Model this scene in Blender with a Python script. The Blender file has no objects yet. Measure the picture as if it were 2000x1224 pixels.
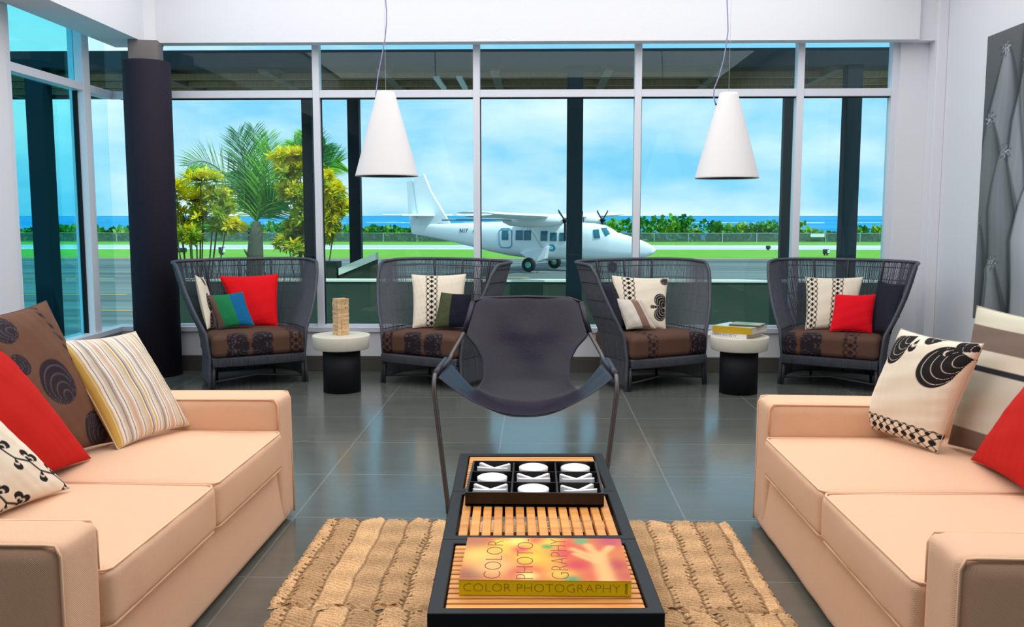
import bpy, bmesh, math, random
import numpy as np
from mathutils import Vector, Matrix
random.seed(7); rng = np.random.default_rng(7)
S = bpy.context.scene
COL = S.collection
PI = math.pi

# ------------------------------------------------------------------ camera
F = 1780.0; TH = math.radians(6.12); YW = math.radians(1.45); CH = 1.4
cam = bpy.data.cameras.new('camera'); cam.sensor_width = 36; cam.lens = F / 2000 * 36
cam.clip_start = .05; cam.clip_end = 60000
co = bpy.data.objects.new('camera', cam); COL.objects.link(co)
co.location = (0, 0, CH); co.rotation_euler = (PI/2 - TH, 0, YW)
S.camera = co
_fw = Vector((-math.sin(YW)*math.cos(TH), math.cos(YW)*math.cos(TH), -math.sin(TH)))
_rt = Vector((math.cos(YW), math.sin(YW), 0)); _up = _rt.cross(_fw)
def at(px, py, Y):
    """a measured point of the photograph at room depth Y, in metres"""
    d = _fw + _rt*((px-1000)/F) + _up*((612-py)/F)
    return Vector((0, 0, CH)) + d*(Y/d.y)

# ------------------------------------------------------------------ colour, world, lights
def lin(c):
    c = c/255.0
    return c/12.92 if c <= .04045 else ((c+.055)/1.055)**2.4
def rgb(r, g, b): return (lin(r), lin(g), lin(b), 1)
vs = S.view_settings
vs.view_transform = 'Standard'; vs.look = 'None'; vs.gamma = 1; vs.use_curve_mapping = False
vs.exposure = 0.0

def world():
    w = bpy.data.worlds.new('sky'); S.world = w; w.use_nodes = True
    nt = w.node_tree; nt.nodes.clear(); N = nt.nodes.new; L = nt.links.new
    out = N('ShaderNodeOutputWorld'); bg = N('ShaderNodeBackground'); L(bg.outputs[0], out.inputs[0])
    tc = N('ShaderNodeTexCoord'); sep = N('ShaderNodeSeparateXYZ'); L(tc.outputs['Generated'], sep.inputs[0])
    ramp = N('ShaderNodeValToRGB'); L(sep.outputs['Z'], ramp.inputs[0])
    e = ramp.color_ramp.elements
    e[0].position = 0; e[0].color = rgb(140, 212, 244)
    e[1].position = .6; e[1].color = rgb(150, 205, 245)
    k = ramp.color_ramp.elements.new(.12); k.color = rgb(150, 214, 246)
    # clouds: noise stretched sideways
    mp = N('ShaderNodeMapping'); L(tc.outputs['Generated'], mp.inputs[0]); mp.inputs['Scale'].default_value = (1, 1, 2.6)
    mp.inputs['Location'].default_value = (.3, .1, .35)
    nz = N('ShaderNodeTexNoise'); nz.inputs['Scale'].default_value = 3.4; nz.inputs['Detail'].default_value = 7
    nz.inputs['Roughness'].default_value = .52; L(mp.outputs[0], nz.inputs['Vector'])
    cr = N('ShaderNodeValToRGB'); L(nz.outputs['Fac'], cr.inputs[0])
    cr.color_ramp.elements[0].position = .42; cr.color_ramp.elements[1].position = .64
    mix = N('ShaderNodeMix'); mix.data_type = 'RGBA'
    L(cr.outputs[0], mix.inputs[0]); L(ramp.outputs[0], mix.inputs[6]); mix.inputs[7].default_value = (1.0, 1.0, 1.0, 1)
    L(mix.outputs[2], bg.inputs[0]); bg.inputs[1].default_value = 1.12
world()

def light(name, kind, loc, rot, energy, color=(1, 1, 1), size=1, sy=None, angle=None):
    l = bpy.data.lights.new(name, kind); l.energy = energy; l.color = color
    if kind == 'AREA':
        l.size = size
        if sy: l.shape = 'RECTANGLE'; l.size_y = sy
    if angle: l.angle = angle
    o = bpy.data.objects.new(name, l); COL.objects.link(o); o.location = loc; o.rotation_euler = rot
    return o
sd = Vector((.45, -.34, .84)).normalized()       # towards the sun: behind the building, high, a little to the right
light('sun', 'SUN', (0, 0, 30), sd.to_track_quat('Z', 'Y').to_euler(), 4.2, (1, .96, .88), angle=.01)
light('ceiling_fill', 'AREA', (-.1, 3.7, 3.72), (0, 0, 0), 232, (1, .985, .97), 6.4, 6.0)  # added fill over the room, out of view; no known ceiling fixture
light('ceiling_fill', 'AREA', (-.1, 7.2, 3.72), (0, 0, 0), 45, (1, .98, .97), 6.0, .9)  # second added fill strip, near the window wall

# ------------------------------------------------------------------ materials
MATS = {}
def new_mat(name):
    m = bpy.data.materials.new(name); m.use_nodes = True
    b = m.node_tree.nodes['Principled BSDF']
    return m, m.node_tree, b
def mat(name, c, rough=.6, metal=0, spec=.5, bump=None, var=0, scale=20, coat=0, stretch=None, sheen=0):
    if name in MATS: return MATS[name]
    m, nt, b = new_mat(name); N = nt.nodes.new; L = nt.links.new
    b.inputs['Base Color'].default_value = c; b.inputs['Roughness'].default_value = rough
    b.inputs['Metallic'].default_value = metal; b.inputs['Specular IOR Level'].default_value = spec
    if coat: b.inputs['Coat Weight'].default_value = coat
    if sheen: b.inputs['Sheen Weight'].default_value = sheen
    if bump or var:
        tc = N('ShaderNodeTexCoord'); mp = N('ShaderNodeMapping'); L(tc.outputs['Object'], mp.inputs[0])
        if stretch: mp.inputs['Scale'].default_value = stretch
        nz = N('ShaderNodeTexNoise'); nz.inputs['Scale'].default_value = scale; nz.inputs['Detail'].default_value = 5
        L(mp.outputs[0], nz.inputs['Vector'])
        if var:
            mx = N('ShaderNodeMix'); mx.data_type = 'RGBA'; L(nz.outputs['Fac'], mx.inputs[0])
            mx.inputs[6].default_value = tuple(max(0, x*(1-var)) for x in c[:3])+(1,)
            mx.inputs[7].default_value = tuple(min(1, x*(1+var)) for x in c[:3])+(1,)
            L(mx.outputs[2], b.inputs['Base Color'])
        if bump:
            bp = N('ShaderNodeBump'); bp.inputs['Strength'].default_value = bump; bp.inputs['Distance'].default_value = .01
            L(nz.outputs['Fac'], bp.inputs['Height']); L(bp.outputs[0], b.inputs['Normal'])
    MATS[name] = m; return m
def weave(name, c, c2, scale=260, rough=.85, strength=.35):
    """fine diagonal twill cloth"""
    if name in MATS: return MATS[name]
    m, nt, b = new_mat(name); N = nt.nodes.new; L = nt.links.new
    tc = N('ShaderNodeTexCoord')
    w1 = N('ShaderNodeTexWave'); w1.bands_direction = 'DIAGONAL'; w1.inputs['Scale'].default_value = scale*.25; w1.inputs['Distortion'].default_value = .6
    nz = N('ShaderNodeTexNoise'); nz.inputs['Scale'].default_value = scale; nz.inputs['Detail'].default_value = 3
    L(tc.outputs['Object'], w1.inputs['Vector']); L(tc.outputs['Object'], nz.inputs['Vector'])
    ad = N('ShaderNodeMath'); ad.operation = 'MULTIPLY'; L(w1.outputs['Fac'], ad.inputs[0]); L(nz.outputs['Fac'], ad.inputs[1])
    mx = N('ShaderNodeMix'); mx.data_type = 'RGBA'; L(ad.outputs[0], mx.inputs[0]); mx.inputs[6].default_value = c2; mx.inputs[7].default_value = c
    L(mx.outputs[2], b.inputs['Base Color'])
    n2 = N('ShaderNodeTexNoise'); n2.inputs['Scale'].default_value = 5; n2.inputs['Detail'].default_value = 3; L(tc.outputs['Object'], n2.inputs['Vector'])
    a2 = N('ShaderNodeMath'); a2.operation = 'MULTIPLY_ADD'; L(n2.outputs['Fac'], a2.inputs[0]); a2.inputs[1].default_value = 5; L(ad.outputs[0], a2.inputs[2])
    bp = N('ShaderNodeBump'); bp.inputs['Strength'].default_value = strength; bp.inputs['Distance'].default_value = .004
    L(a2.outputs[0], bp.inputs['Height']); L(bp.outputs[0], b.inputs['Normal'])
    b.inputs['Roughness'].default_value = rough; b.inputs['Specular IOR Level'].default_value = .2
    MATS[name] = m; return m
def printed(name, rough=.85, cloth=True, spec=.2):
    """colour woven or printed on the thing, held in the mesh attribute 'print'"""
    if name in MATS: return MATS[name]
    m, nt, b = new_mat(name); N = nt.nodes.new; L = nt.links.new
    at_ = N('ShaderNodeAttribute'); at_.attribute_name = 'print'; L(at_.outputs['Color'], b.inputs['Base Color'])
    b.inputs['Roughness'].default_value = rough; b.inputs['Specular IOR Level'].default_value = spec
    if cloth:
        tc = N('ShaderNodeTexCoord'); nz = N('ShaderNodeTexNoise'); nz.inputs['Scale'].default_value = 300; nz.inputs['Detail'].default_value = 2
        L(tc.outputs['Object'], nz.inputs['Vector'])
        bp = N('ShaderNodeBump'); bp.inputs['Strength'].default_value = .25; bp.inputs['Distance'].default_value = .003
        L(nz.outputs['Fac'], bp.inputs['Height']); L(bp.outputs[0], b.inputs['Normal'])
    MATS[name] = m; return m
def glass(name, tint, refl=.022):
    tint = tuple(math.sqrt(x) for x in tint)
    m = bpy.data.materials.new(name); m.use_nodes = True; nt = m.node_tree; nt.nodes.clear(); N = nt.nodes.new; L = nt.links.new
    out = N('ShaderNodeOutputMaterial'); t = N('ShaderNodeBsdfTransparent'); t.inputs[0].default_value = tint
    g = N('ShaderNodeBsdfGlossy'); g.inputs['Roughness'].default_value = .0; g.inputs[0].default_value = (.9, 1, 1, 1)
    lw = N('ShaderNodeLayerWeight'); lw.inputs[0].default_value = .5
    pw = N('ShaderNodeMath'); pw.operation = 'POWER'; L(lw.outputs['Facing'], pw.inputs[0]); pw.inputs[1].default_value = 5
    fr = N('ShaderNodeMath'); fr.operation = 'MULTIPLY_ADD'; L(pw.outputs[0], fr.inputs[0]); fr.inputs[1].default_value = .7; fr.inputs[2].default_value = refl
    mx = N('ShaderNodeMixShader'); L(fr.outputs[0], mx.inputs[0]); L(t.outputs[0], mx.inputs[1]); L(g.outputs[0], mx.inputs[2])
    L(mx.outputs[0], out.inputs[0]); return m
def wood(name, c1, c2, sc=(3, 40, 40), rough=.45, scale=1.0):
    if name in MATS: return MATS[name]
    m, nt, b = new_mat(name); N = nt.nodes.new; L = nt.links.new
    tc = N('ShaderNodeTexCoord'); mp = N('ShaderNodeMapping'); mp.inputs['Scale'].default_value = sc; L(tc.outputs['Object'], mp.inputs[0])
    nz = N('ShaderNodeTexNoise'); nz.inputs['Scale'].default_value = scale; nz.inputs['Detail'].default_value = 6; L(mp.outputs[0], nz.inputs['Vector'])
    cr = N('ShaderNodeValToRGB'); L(nz.outputs['Fac'], cr.inputs[0]); cr.color_ramp.elements[0].position = .3; cr.color_ramp.elements[1].position = .7
    cr.color_ramp.elements[0].color = c2; cr.color_ramp.elements[1].color = c1
    oi = N('ShaderNodeObjectInfo'); hs = N('ShaderNodeHueSaturation'); L(cr.outputs[0], hs.inputs['Color'])
    mr = N('ShaderNodeMapRange'); L(oi.outputs['Random'], mr.inputs[0]); mr.inputs[3].default_value = .82; mr.inputs[4].default_value = 1.12
    L(mr.outputs[0], hs.inputs['Value']); L(hs.outputs[0], b.inputs['Base Color'])
    b.inputs['Roughness'].default_value = rough
    MATS[name] = m; return m

M = {}
M['wall'] = mat('wall_paint', rgb(232, 234, 240), .6, bump=.08, scale=60)
M['white'] = mat('white_aluminium', rgb(226, 230, 240), .35)
M['ceil'] = mat('ceiling_paint', rgb(240, 240, 240), .8)
M['column'] = mat('dark_column', rgb(42, 37, 50), .8, bump=.1, scale=80, spec=.25)
M['stub'] = mat('brown_stub', rgb(125, 115, 115), .6)
M['base_tile'] = mat('skirting_tile', rgb(84, 82, 76), .35, var=.1, scale=6)
M['glass'] = glass('window_glass', (.74, .97, 1.0, 1))
M['glass_teal'] = glass('teal_window_glass', (.18, .80, .90, 1))
M['glass_side'] = glass('side_window_glass', (.55, .90, .95, 1))
M['black_post'] = mat('pergola_paint', rgb(14, 32, 40), .6, spec=.2)
M['sofa'] = weave('peach_twill', rgb(250, 216, 188), rgb(231, 185, 152), 420, strength=.22)
M['pipe'] = mat('peach_piping', rgb(248, 206, 170), .8)
M['leather'] = mat('black_leather', rgb(30, 26, 46), .40, bump=.08, scale=60, spec=.38)
M['steel'] = mat('dark_steel', rgb(96, 92, 92), .38, metal=.7)
M['wick'] = mat('grey_wicker', rgb(74, 78, 88), .55, var=.35, scale=25)
M['wickd'] = mat('dark_wicker', rgb(52, 54, 62), .55)
M['stone'] = mat('cast_stone', rgb(222, 216, 200), .6, var=.08, scale=14, bump=.05)
M['blackcyl'] = mat('black_pedestal', rgb(14, 15, 22), .6, spec=.3)
M['tray'] = mat('black_lacquer', rgb(20, 16, 20), .35)
M['tframe'] = mat('black_table_frame', rgb(10, 18, 26), .5, spec=.3)
M['slat'] = wood('honey_slats', rgb(246, 178, 96), rgb(214, 134, 58), (4, 30, 30))
M['block'] = wood('pine_block', rgb(240, 210, 168), rgb(218, 172, 122), (20, 60, 60))
M['ceramic'] = mat('white_ceramic', rgb(245, 245, 248), .3)
M['shade'] = mat('white_lamp_shade', rgb(238, 236, 238), .5)
M['cord'] = mat('lilac_cord', rgb(150, 145, 190), .6)
M['wire'] = mat('thin_steel_wire', rgb(190, 195, 200), .3, metal=.6)
M['paper'] = mat('book_pages', rgb(225, 220, 215), .8)
M['ink'] = mat('dark_ink', rgb(40, 34, 20), .5)
M['white_paint'] = mat('aircraft_white', rgb(240, 246, 248), .35)
M['grass'] = mat('airfield_grass', rgb(98, 160, 22), .9, var=.3, scale=.6, bump=.2)
M['cloth'] = printed('printed_cloth')
M['gloss'] = printed('printed_gloss', .28, False, .5)
M['print'] = printed('printed_art', .45, False, .4)

def floor_mat():
    m, nt, b = new_mat('floor_tiles'); N = nt.nodes.new; L = nt.links.new
    tc = N('ShaderNodeTexCoord'); mp = N('ShaderNodeMapping'); L(tc.outputs['Object'], mp.inputs[0])
    br = N('ShaderNodeTexBrick'); br.offset = 0; br.squash = 1; br.inputs['Scale'].default_value = 1
    br.inputs['Brick Width'].default_value = .91; br.inputs['Row Height'].default_value = .71; br.inputs['Mortar Size'].default_value = .005
    br.inputs['Mortar Smooth'].default_value = .2; br.inputs['Bias'].default_value = 0
    br.inputs['Color1'].default_value = rgb(104, 106, 100); br.inputs['Color2'].default_value = rgb(94, 98, 93); br.inputs['Mortar'].default_value = rgb(128, 132, 130)
    mp.inputs['Location'].default_value = (.21+.91*10, -4.107+.71*20, 0)
    L(mp.outputs[0], br.inputs['Vector'])
    nz = N('ShaderNodeTexNoise'); nz.inputs['Scale'].default_value = 1.6; nz.inputs['Detail'].default_value = 8; nz.inputs['Roughness'].default_value = .65
    m2 = N('ShaderNodeMapping'); m2.inputs['Scale'].default_value = (1, 6, 1); L(tc.outputs['Object'], m2.inputs[0]); L(m2.outputs[0], nz.inputs['Vector'])
    mx = N('ShaderNodeMix'); mx.data_type = 'RGBA'; mx.blend_type = 'MULTIPLY'; mx.inputs[0].default_value = .5
    cr = N('ShaderNodeValToRGB'); L(nz.outputs['Fac'], cr.inputs[0]); cr.color_ramp.elements[0].color = (.6, .6, .6, 1); cr.color_ramp.elements[0].position = .3; cr.color_ramp.elements[1].position = .7
    L(br.outputs['Color'], mx.inputs[6]); L(cr.outputs[0], mx.inputs[7]); L(mx.outputs[2], b.inputs['Base Color'])
    mr = N('ShaderNodeMapRange'); L(nz.outputs['Fac'], mr.inputs[0]); mr.inputs[3].default_value = .10; mr.inputs[4].default_value = .24
    L(mr.outputs[0], b.inputs['Roughness']); b.inputs['Specular IOR Level'].default_value = .75
    bp = N('ShaderNodeBump'); bp.inputs['Strength'].default_value = .25; bp.inputs['Distance'].default_value = .003; bp.invert = True
    L(br.outputs['Fac'], bp.inputs['Height']); L(bp.outputs[0], b.inputs['Normal'])
    return m
M['floor'] = floor_mat()
def tarmac_mat():
    m, nt, b = new_mat('tarmac'); N = nt.nodes.new; L = nt.links.new
    tc = N('ShaderNodeTexCoord'); mp = N('ShaderNodeMapping'); mp.inputs['Scale'].default_value = (.02, .5, 1); L(tc.outputs['Object'], mp.inputs[0])
    nz = N('ShaderNodeTexNoise'); nz.inputs['Scale'].default_value = 1.2; nz.inputs['Detail'].default_value = 6; L(mp.outputs[0], nz.inputs['Vector'])
    cr = N('ShaderNodeValToRGB'); L(nz.outputs['Fac'], cr.inputs[0]); cr.color_ramp.elements[0].position = .35; cr.color_ramp.elements[1].position = .65
    cr.color_ramp.elements[0].color = rgb(66, 78, 78); cr.color_ramp.elements[1].color = rgb(112, 124, 120); L(cr.outputs[0], b.inputs['Base Color'])
    b.inputs['Roughness'].default_value = .9
    return m
M['tarmac'] = tarmac_mat()
def sea_mat():
    m, nt, b = new_mat('sea_water'); N = nt.nodes.new; L = nt.links.new
    tc = N('ShaderNodeTexCoord'); mp = N('ShaderNodeMapping'); mp.inputs['Scale'].default_value = (.002, .012, 1); L(tc.outputs['Object'], mp.inputs[0])
    nz = N('ShaderNodeTexNoise'); nz.inputs['Scale'].default_value = 1; nz.inputs['Detail'].default_value = 8; L(mp.outputs[0], nz.inputs['Vector'])
    cr = N('ShaderNodeValToRGB'); L(nz.outputs['Fac'], cr.inputs[0]); cr.color_ramp.elements[0].color = rgb(0, 100, 175); cr.color_ramp.elements[0].position = .3
    cr.color_ramp.elements[1].position = .68; cr.color_ramp.elements[1].color = rgb(20, 160, 200)
    L(cr.outputs[0], b.inputs['Base Color']); b.inputs['Roughness'].default_value = .6; b.inputs['Specular IOR Level'].default_value = .1
    return m
M['sea'] = sea_mat()

# ------------------------------------------------------------------ mesh helpers
class MB:
    def __init__(s): s.v = []; s.f = []
    def add(s, vs, fs):
        o = len(s.v); s.v += [tuple(p) for p in vs]; s.f += [tuple(i+o for i in f) for f in fs]; return s
    def box(s, x0, x1, y0, y1, z0, z1, rz=0, c=None):
        P = [(x, y, z) for z in (z0, z1) for y in (y0, y1) for x in (x0, x1)]
        if rz:
            cx, cy = c if c else ((x0+x1)/2, (y0+y1)/2); a, b = math.cos(rz), math.sin(rz)
            P = [(cx+(x-cx)*a-(y-cy)*b, cy+(x-cx)*b+(y-cy)*a, z) for x, y, z in P]
        return s.add(P, [(0, 2, 3, 1), (4, 5, 7, 6), (0, 1, 5, 4), (2, 6, 7, 3), (0, 4, 6, 2), (1, 3, 7, 5)])
    def tube(s, pts, r, n=8, closed=False, cap=True):
        pts = [Vector(p) for p in pts]; m = len(pts); V = []; ref = None
        rr = r if isinstance(r, (list, tuple)) else [r]*m
        for i, p in enumerate(pts):
            if closed: t = pts[(i+1) % m]-pts[i-1]
            else: t = pts[min(i+1, m-1)]-pts[max(i-1, 0)]
            t.normalize() if t.length > 1e-9 else None
            if ref is None: ref = Vector((0, 0, 1)) if abs(t.z) < .9 else Vector((1, 0, 0))
            a = (ref-t*ref.dot(t))
            if a.length < 1e-6: a = t.orthogonal()
            a.normalize(); b = t.cross(a); ref = a
            V += [p+(a*math.cos(2*PI*k/n)+b*math.sin(2*PI*k/n))*rr[i] for k in range(n)]
        Fc = []
        for i in range(m if closed else m-1):
            j = (i+1) % m
            for k in range(n): Fc.append((i*n+k, i*n+(k+1) % n, j*n+(k+1) % n, j*n+k))
        if not closed and cap: Fc += [tuple(range(n))[::-1], tuple((m-1)*n+k for k in range(n))]
        return s.add(V, Fc)
    def lathe(s, prof, c=(0, 0, 0), n=48):
        V = []; m = len(prof)
        for r, z in prof: V += [(c[0]+r*math.cos(2*PI*k/n), c[1]+r*math.sin(2*PI*k/n), c[2]+z) for k in range(n)]
        Fc = [(i*n+k, i*n+(k+1) % n, (i+1)*n+(k+1) % n, (i+1)*n+k) for i in range(m-1) for k in range(n)]
        if prof[0][0] > 1e-4: Fc.append(tuple(range(n))[::-1])
        if prof[-1][0] > 1e-4: Fc.append(tuple((m-1)*n+k for k in range(n)))
        return s.add(V, Fc)
    def grid(s, fn, nu, nv, flip=False):
        V = [fn(i/nu, j/nv) for j in range(nv+1) for i in range(nu+1)]; Fc = []
        for j in range(nv):
            for i in range(nu):
                a = j*(nu+1)+i; q = (a, a+1, a+nu+2, a+nu+1); Fc.append(q[::-1] if flip else q)
        return s.add(V, Fc)
    def prism(s, poly, f):
        """poly: 2-D outline; f(p, side) -> 3-D for side 0/1"""
        n = len(poly); V = [f(p, 0) for p in poly]+[f(p, 1) for p in poly]
        return s.add(V, [tuple(range(n))[::-1], tuple(range(n, 2*n))]+[(i, (i+1) % n, n+(i+1) % n, n+i) for i in range(n)])
    def build(s, name, m, parent=None, smooth=False, bevel=0, loc=None, rz=0, solid=0, sub=0):
        me = bpy.data.meshes.new(name); me.from_pydata(s.v, [], s.f); me.validate(); me.update()
        if m: me.materials.append(m)
        if smooth:
            for p in me.polygons: p.use_smooth = True
        o = bpy.data.objects.new(name, me); COL.objects.link(o)
        if parent: o.parent = parent
        if loc is not None: o.location = loc
        if rz: o.rotation_euler[2] = rz
        if solid:
            k = o.modifiers.new('thickness', 'SOLIDIFY'); k.thickness = solid; k.offset = 0
        if bevel:
            k = o.modifiers.new('bevel', 'BEVEL'); k.width = bevel; k.segments = 3; k.limit_method = 'ANGLE'
        if sub:
            k = o.modifiers.new('sub', 'SUBSURF'); k.levels = k.render_levels = sub
        return o
def tag(o, label=None, cat=None, group=None, kind=None):
    if label: o['label'] = label
    if cat: o['category'] = cat
    if group: o['group'] = group
    if kind: o['kind'] = kind
    return o
def empty(name, loc=(0, 0, 0), rz=0, label=None, cat=None, group=None, kind=None):
    o = bpy.data.objects.new(name, None); COL.objects.link(o); o.location = loc; o.rotation_euler[2] = rz; o.empty_display_size = .1
    return tag(o, label, cat, group, kind)
def struct(o): o['kind'] = 'structure'; return o
def copy_tree(o, parent=None):
    c = o.copy(); COL.objects.link(c)
    if parent: c.parent = parent
    for ch in list(o.children): copy_tree(ch, c)
    return c
def rounded_box(x0, x1, y0, y1, z0, z1, r=.03, n=14, crown=0, sag=0, wr=0, seed=0):
    """soft box: rounded edges, optional crown on top, gentle wrinkles"""
    bm = bmesh.new(); bmesh.ops.create_cube(bm, size=2); bmesh.ops.subdivide_edges(bm, edges=bm.edges[:], cuts=n, use_grid_fill=True)
    cx, cy, cz = (x0+x1)/2, (y0+y1)/2, (z0+z1)/2; hx, hy, hz = (x1-x0)/2, (y1-y0)/2, (z1-z0)/2
    rr = random.Random(seed); ph = [rr.uniform(0, 6) for _ in range(6)]
    for v in bm.verts:
        q = []
        for a, h in zip(v.co, (hx, hy, hz)):
            # denser near edges
            a2 = math.sin(a*PI/2)*.35+a*.65
            q.append(a2*h)
        inner = [max(-(h-r), min(h-r, a)) for a, h in zip(q, (hx, hy, hz))]
        d = Vector([a-b for a, b in zip(q, inner)])
        if d.length > 1e-9: d = d.normalized()*r
        p = Vector(inner)+d
        u, w = p.x/hx, p.y/hy
        if p.z > 0: p.z += crown*(1-u*u)*(1-w*w)*(p.z/hz)
        if sag: p.x += sag*(1-w*w)*(1-(p.z/hz)**2)*(1 if p.x > 0 else -1)
        if wr:
            k = wr*(math.sin(p.y*21+ph[0]+p.z*9)*math.sin(p.x*17+ph[1])+.6*math.sin(p.y*47+p.x*13+ph[2]))
            p.x += k*.6; p.z += k*.5
        v.co = p+Vector((cx, cy, cz))
    m = MB(); bm.verts.ensure_lookup_table(); m.v = [tuple(v.co) for v in bm.verts]; m.f = [tuple(v.index for v in f.verts) for f in bm.faces]
    bm.free(); return m

def set_print(o, cols):
    me = o.data; a = me.color_attributes.new('print', 'FLOAT_COLOR', 'POINT')
    a.data.foreach_set('color', np.asarray(cols, dtype=np.float32).ravel())
def text_mb(body, size, fn, thin=0.0, depth=.0008, spacing=1.0, alignx='LEFT'):
    """letters as thin solid shapes; fn maps local (x, y, z) to 3-D"""
    c = bpy.data.curves.new('lettering', 'FONT'); c.body = body; c.size = size; c.align_x = alignx; c.offset = thin; c.space_character = spacing
    c.extrude = depth; c.resolution_u = 3
    o = bpy.data.objects.new('lettering', c); COL.objects.link(o)
    dg = bpy.context.evaluated_depsgraph_get(); me = bpy.data.meshes.new_from_object(o.evaluated_get(dg))
    m = MB(); m.v = [tuple(fn(*v.co)) for v in me.vertices]; m.f = [tuple(p.vertices) for p in me.polygons]
    COL.objects.unlink(o); bpy.data.objects.remove(o); bpy.data.curves.remove(c); bpy.data.meshes.remove(me)
    return m

# ------------------------------------------------------------------ the room
GY = 8.22; WY = 8.14; ZS = .40; ZT = 2.878; ZG = 2.95; GX = -3.84; RX = 3.48; YB = -4.0; CEIL = 3.75
struct(MB().box(GX-.15, RX+.2, YB, WY+.3, -.12, 0).build('floor', M['floor']))
struct(MB().box(GX-.3, RX+.3, YB, WY+.5, CEIL, CEIL+.2).build('ceiling', M['ceil']))
# front wall: sill wall, right pier, header beam
w = MB().box(GX+.0, 3.12, WY, WY+.22, 0, ZS-.045).box(3.15, RX+.1, WY, WY+.22, 0, CEIL)
struct(w.build('wall_front', M['wall']))
struct(MB().box(-3.30, 3.235, 7.97, 8.11, ZT, CEIL).box(-3.30, 3.235, 8.11, GY+.1, ZG, CEIL).build('trim_1', M['wall']))
b = MB()  # left beam with its chamfered inner corner above the column
poly = [(-3.70, YB), (-3.34, YB), (-3.34, 7.90), (-3.27, 7.97), (-3.27, 8.14), (-3.70, 8.14)]
b.prism(poly, lambda p, s: (p[0], p[1], CEIL if s else ZT-.005)); b.box(GX-.1, -3.70, YB, GY+.1, ZG+.05, CEIL).box(-3.70, -3.30, 8.14, GY+.1, ZG+.05, CEIL); struct(b.build('trim_2', M['wall']))
# right wall and pilaster
struct(MB().box(RX, RX+.2, YB, WY, 0, CEIL).build('wall_right', M['wall']))
struct(MB().box(3.39, RX, 7.98, WY, 0, CEIL).build('trim_3', M['wall'], bevel=.008))
struct(MB().box(3.235, 3.39, 8.02, WY, ZT, CEIL).build('trim_4', M['wall']))
# left wall below and above glass, plus near frame
struct(MB().box(GX-.12, GX+.06, YB, WY, 0, ZS-.045).build('wall_left', M['wall']))
struct(MB().box(GX-.12, GX+.10, YB, 6.50, ZS-.045, ZG+.04).build('wall_left_near', M['wall'])).name = 'wall_left.001'
struct(MB().box(GX-.1, RX+.2, YB-.2, YB, 0, CEIL).build('wall_back', mat('dark_back_wall', rgb(90, 84, 80), .8)))  # unseen wall, added and kept dark to limit light on camera-facing sides
# skirting
struct(MB().box(GX+.075, RX-.015, WY-.018, WY, 0, .138).build('baseboard_front', M['base_tile'], bevel=.003))
struct(MB().box(RX-.018, RX, YB, WY-.018, 0, .138).build('baseboard_right', M['base_tile'], bevel=.003))
struct(MB().box(GX+.06, GX+.078, YB, WY-.018, 0, .138).build('baseboard_left', M['base_tile'], bevel=.003))
# window sill and head rails
struct(MB().box(GX+.0, 3.15, WY-.02, GY+.09, ZS-.045, ZS-.0).build('trim_5', M['white'], bevel=.004))
struct(MB().box(GX-.08, GX+.10, 6.50, WY-.02, ZS-.045, ZS).build('trim_6', M['white'], bevel=.004))
# front windows: five bays + the corner bay left of the column
MX = [-1.940, -.520, .900, 2.310]; MW = .030
edges = [-3.36]+MX+[3.125]
TZ0, TZ1 = 2.437, 2.502
def bay(i, x0, x1):
    w_ = empty('window_%d' % i, ((x0+x1)/2, GY, ZS), kind='structure')
    cx = (x0+x1)/2
    def B(name, a, b_, c, d, e, f, m, bev=.003):
        return MB().box(a-cx, b_-cx, c-GY, d-GY, e-ZS, f-ZS).build(name, m, w_, bevel=bev)
    B('pane', x0+.0, x1-.0, GY-.003, GY+.003, ZS, TZ0+.01, M['glass'], 0)
    B('pane', x0+.0, x1-.0, GY-.003, GY+.003, TZ1-.01, ZG+.01, M['glass'], 0)
    B('transom', x0+MW, x1-MW, GY-.05, GY+.03, TZ0, TZ1, M['white'])
    B('bottom_rail', x0+MW, x1-MW, GY-.03, GY+.03, ZS, ZS+.018, M['white'])
    B('mullion', x1-MW, x1+MW, GY-.055, GY+.045, ZS, ZG, M['white'])
    for q in (TZ0-.014, ZT-.0): pass
    B('gasket', x0+MW, x1-MW, GY-.012, GY+.012, TZ0-.010, TZ0, M['blackcyl'], 0)
    B('gasket', x0+MW, x0+MW+.008, GY-.012, GY+.012, ZS, TZ0, M['blackcyl'], 0)
    return w_
for i in range(5): bay(i+1, edges[i], edges[i+1])
# corner bay: glass meets glass at a bare corner
w_ = empty('window_6', (-3.6, GY, ZS), kind='structure')
MB().box(GX+3.6, -3.37+3.6, -.003, .003, 0, ZG+.01-ZS).build('pane', M['glass'], w_)
MB().box(GX+3.63, -3.37+3.6, -.03, .03, TZ0-ZS, TZ1-ZS).build('transom', M['white'], w_)
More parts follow.
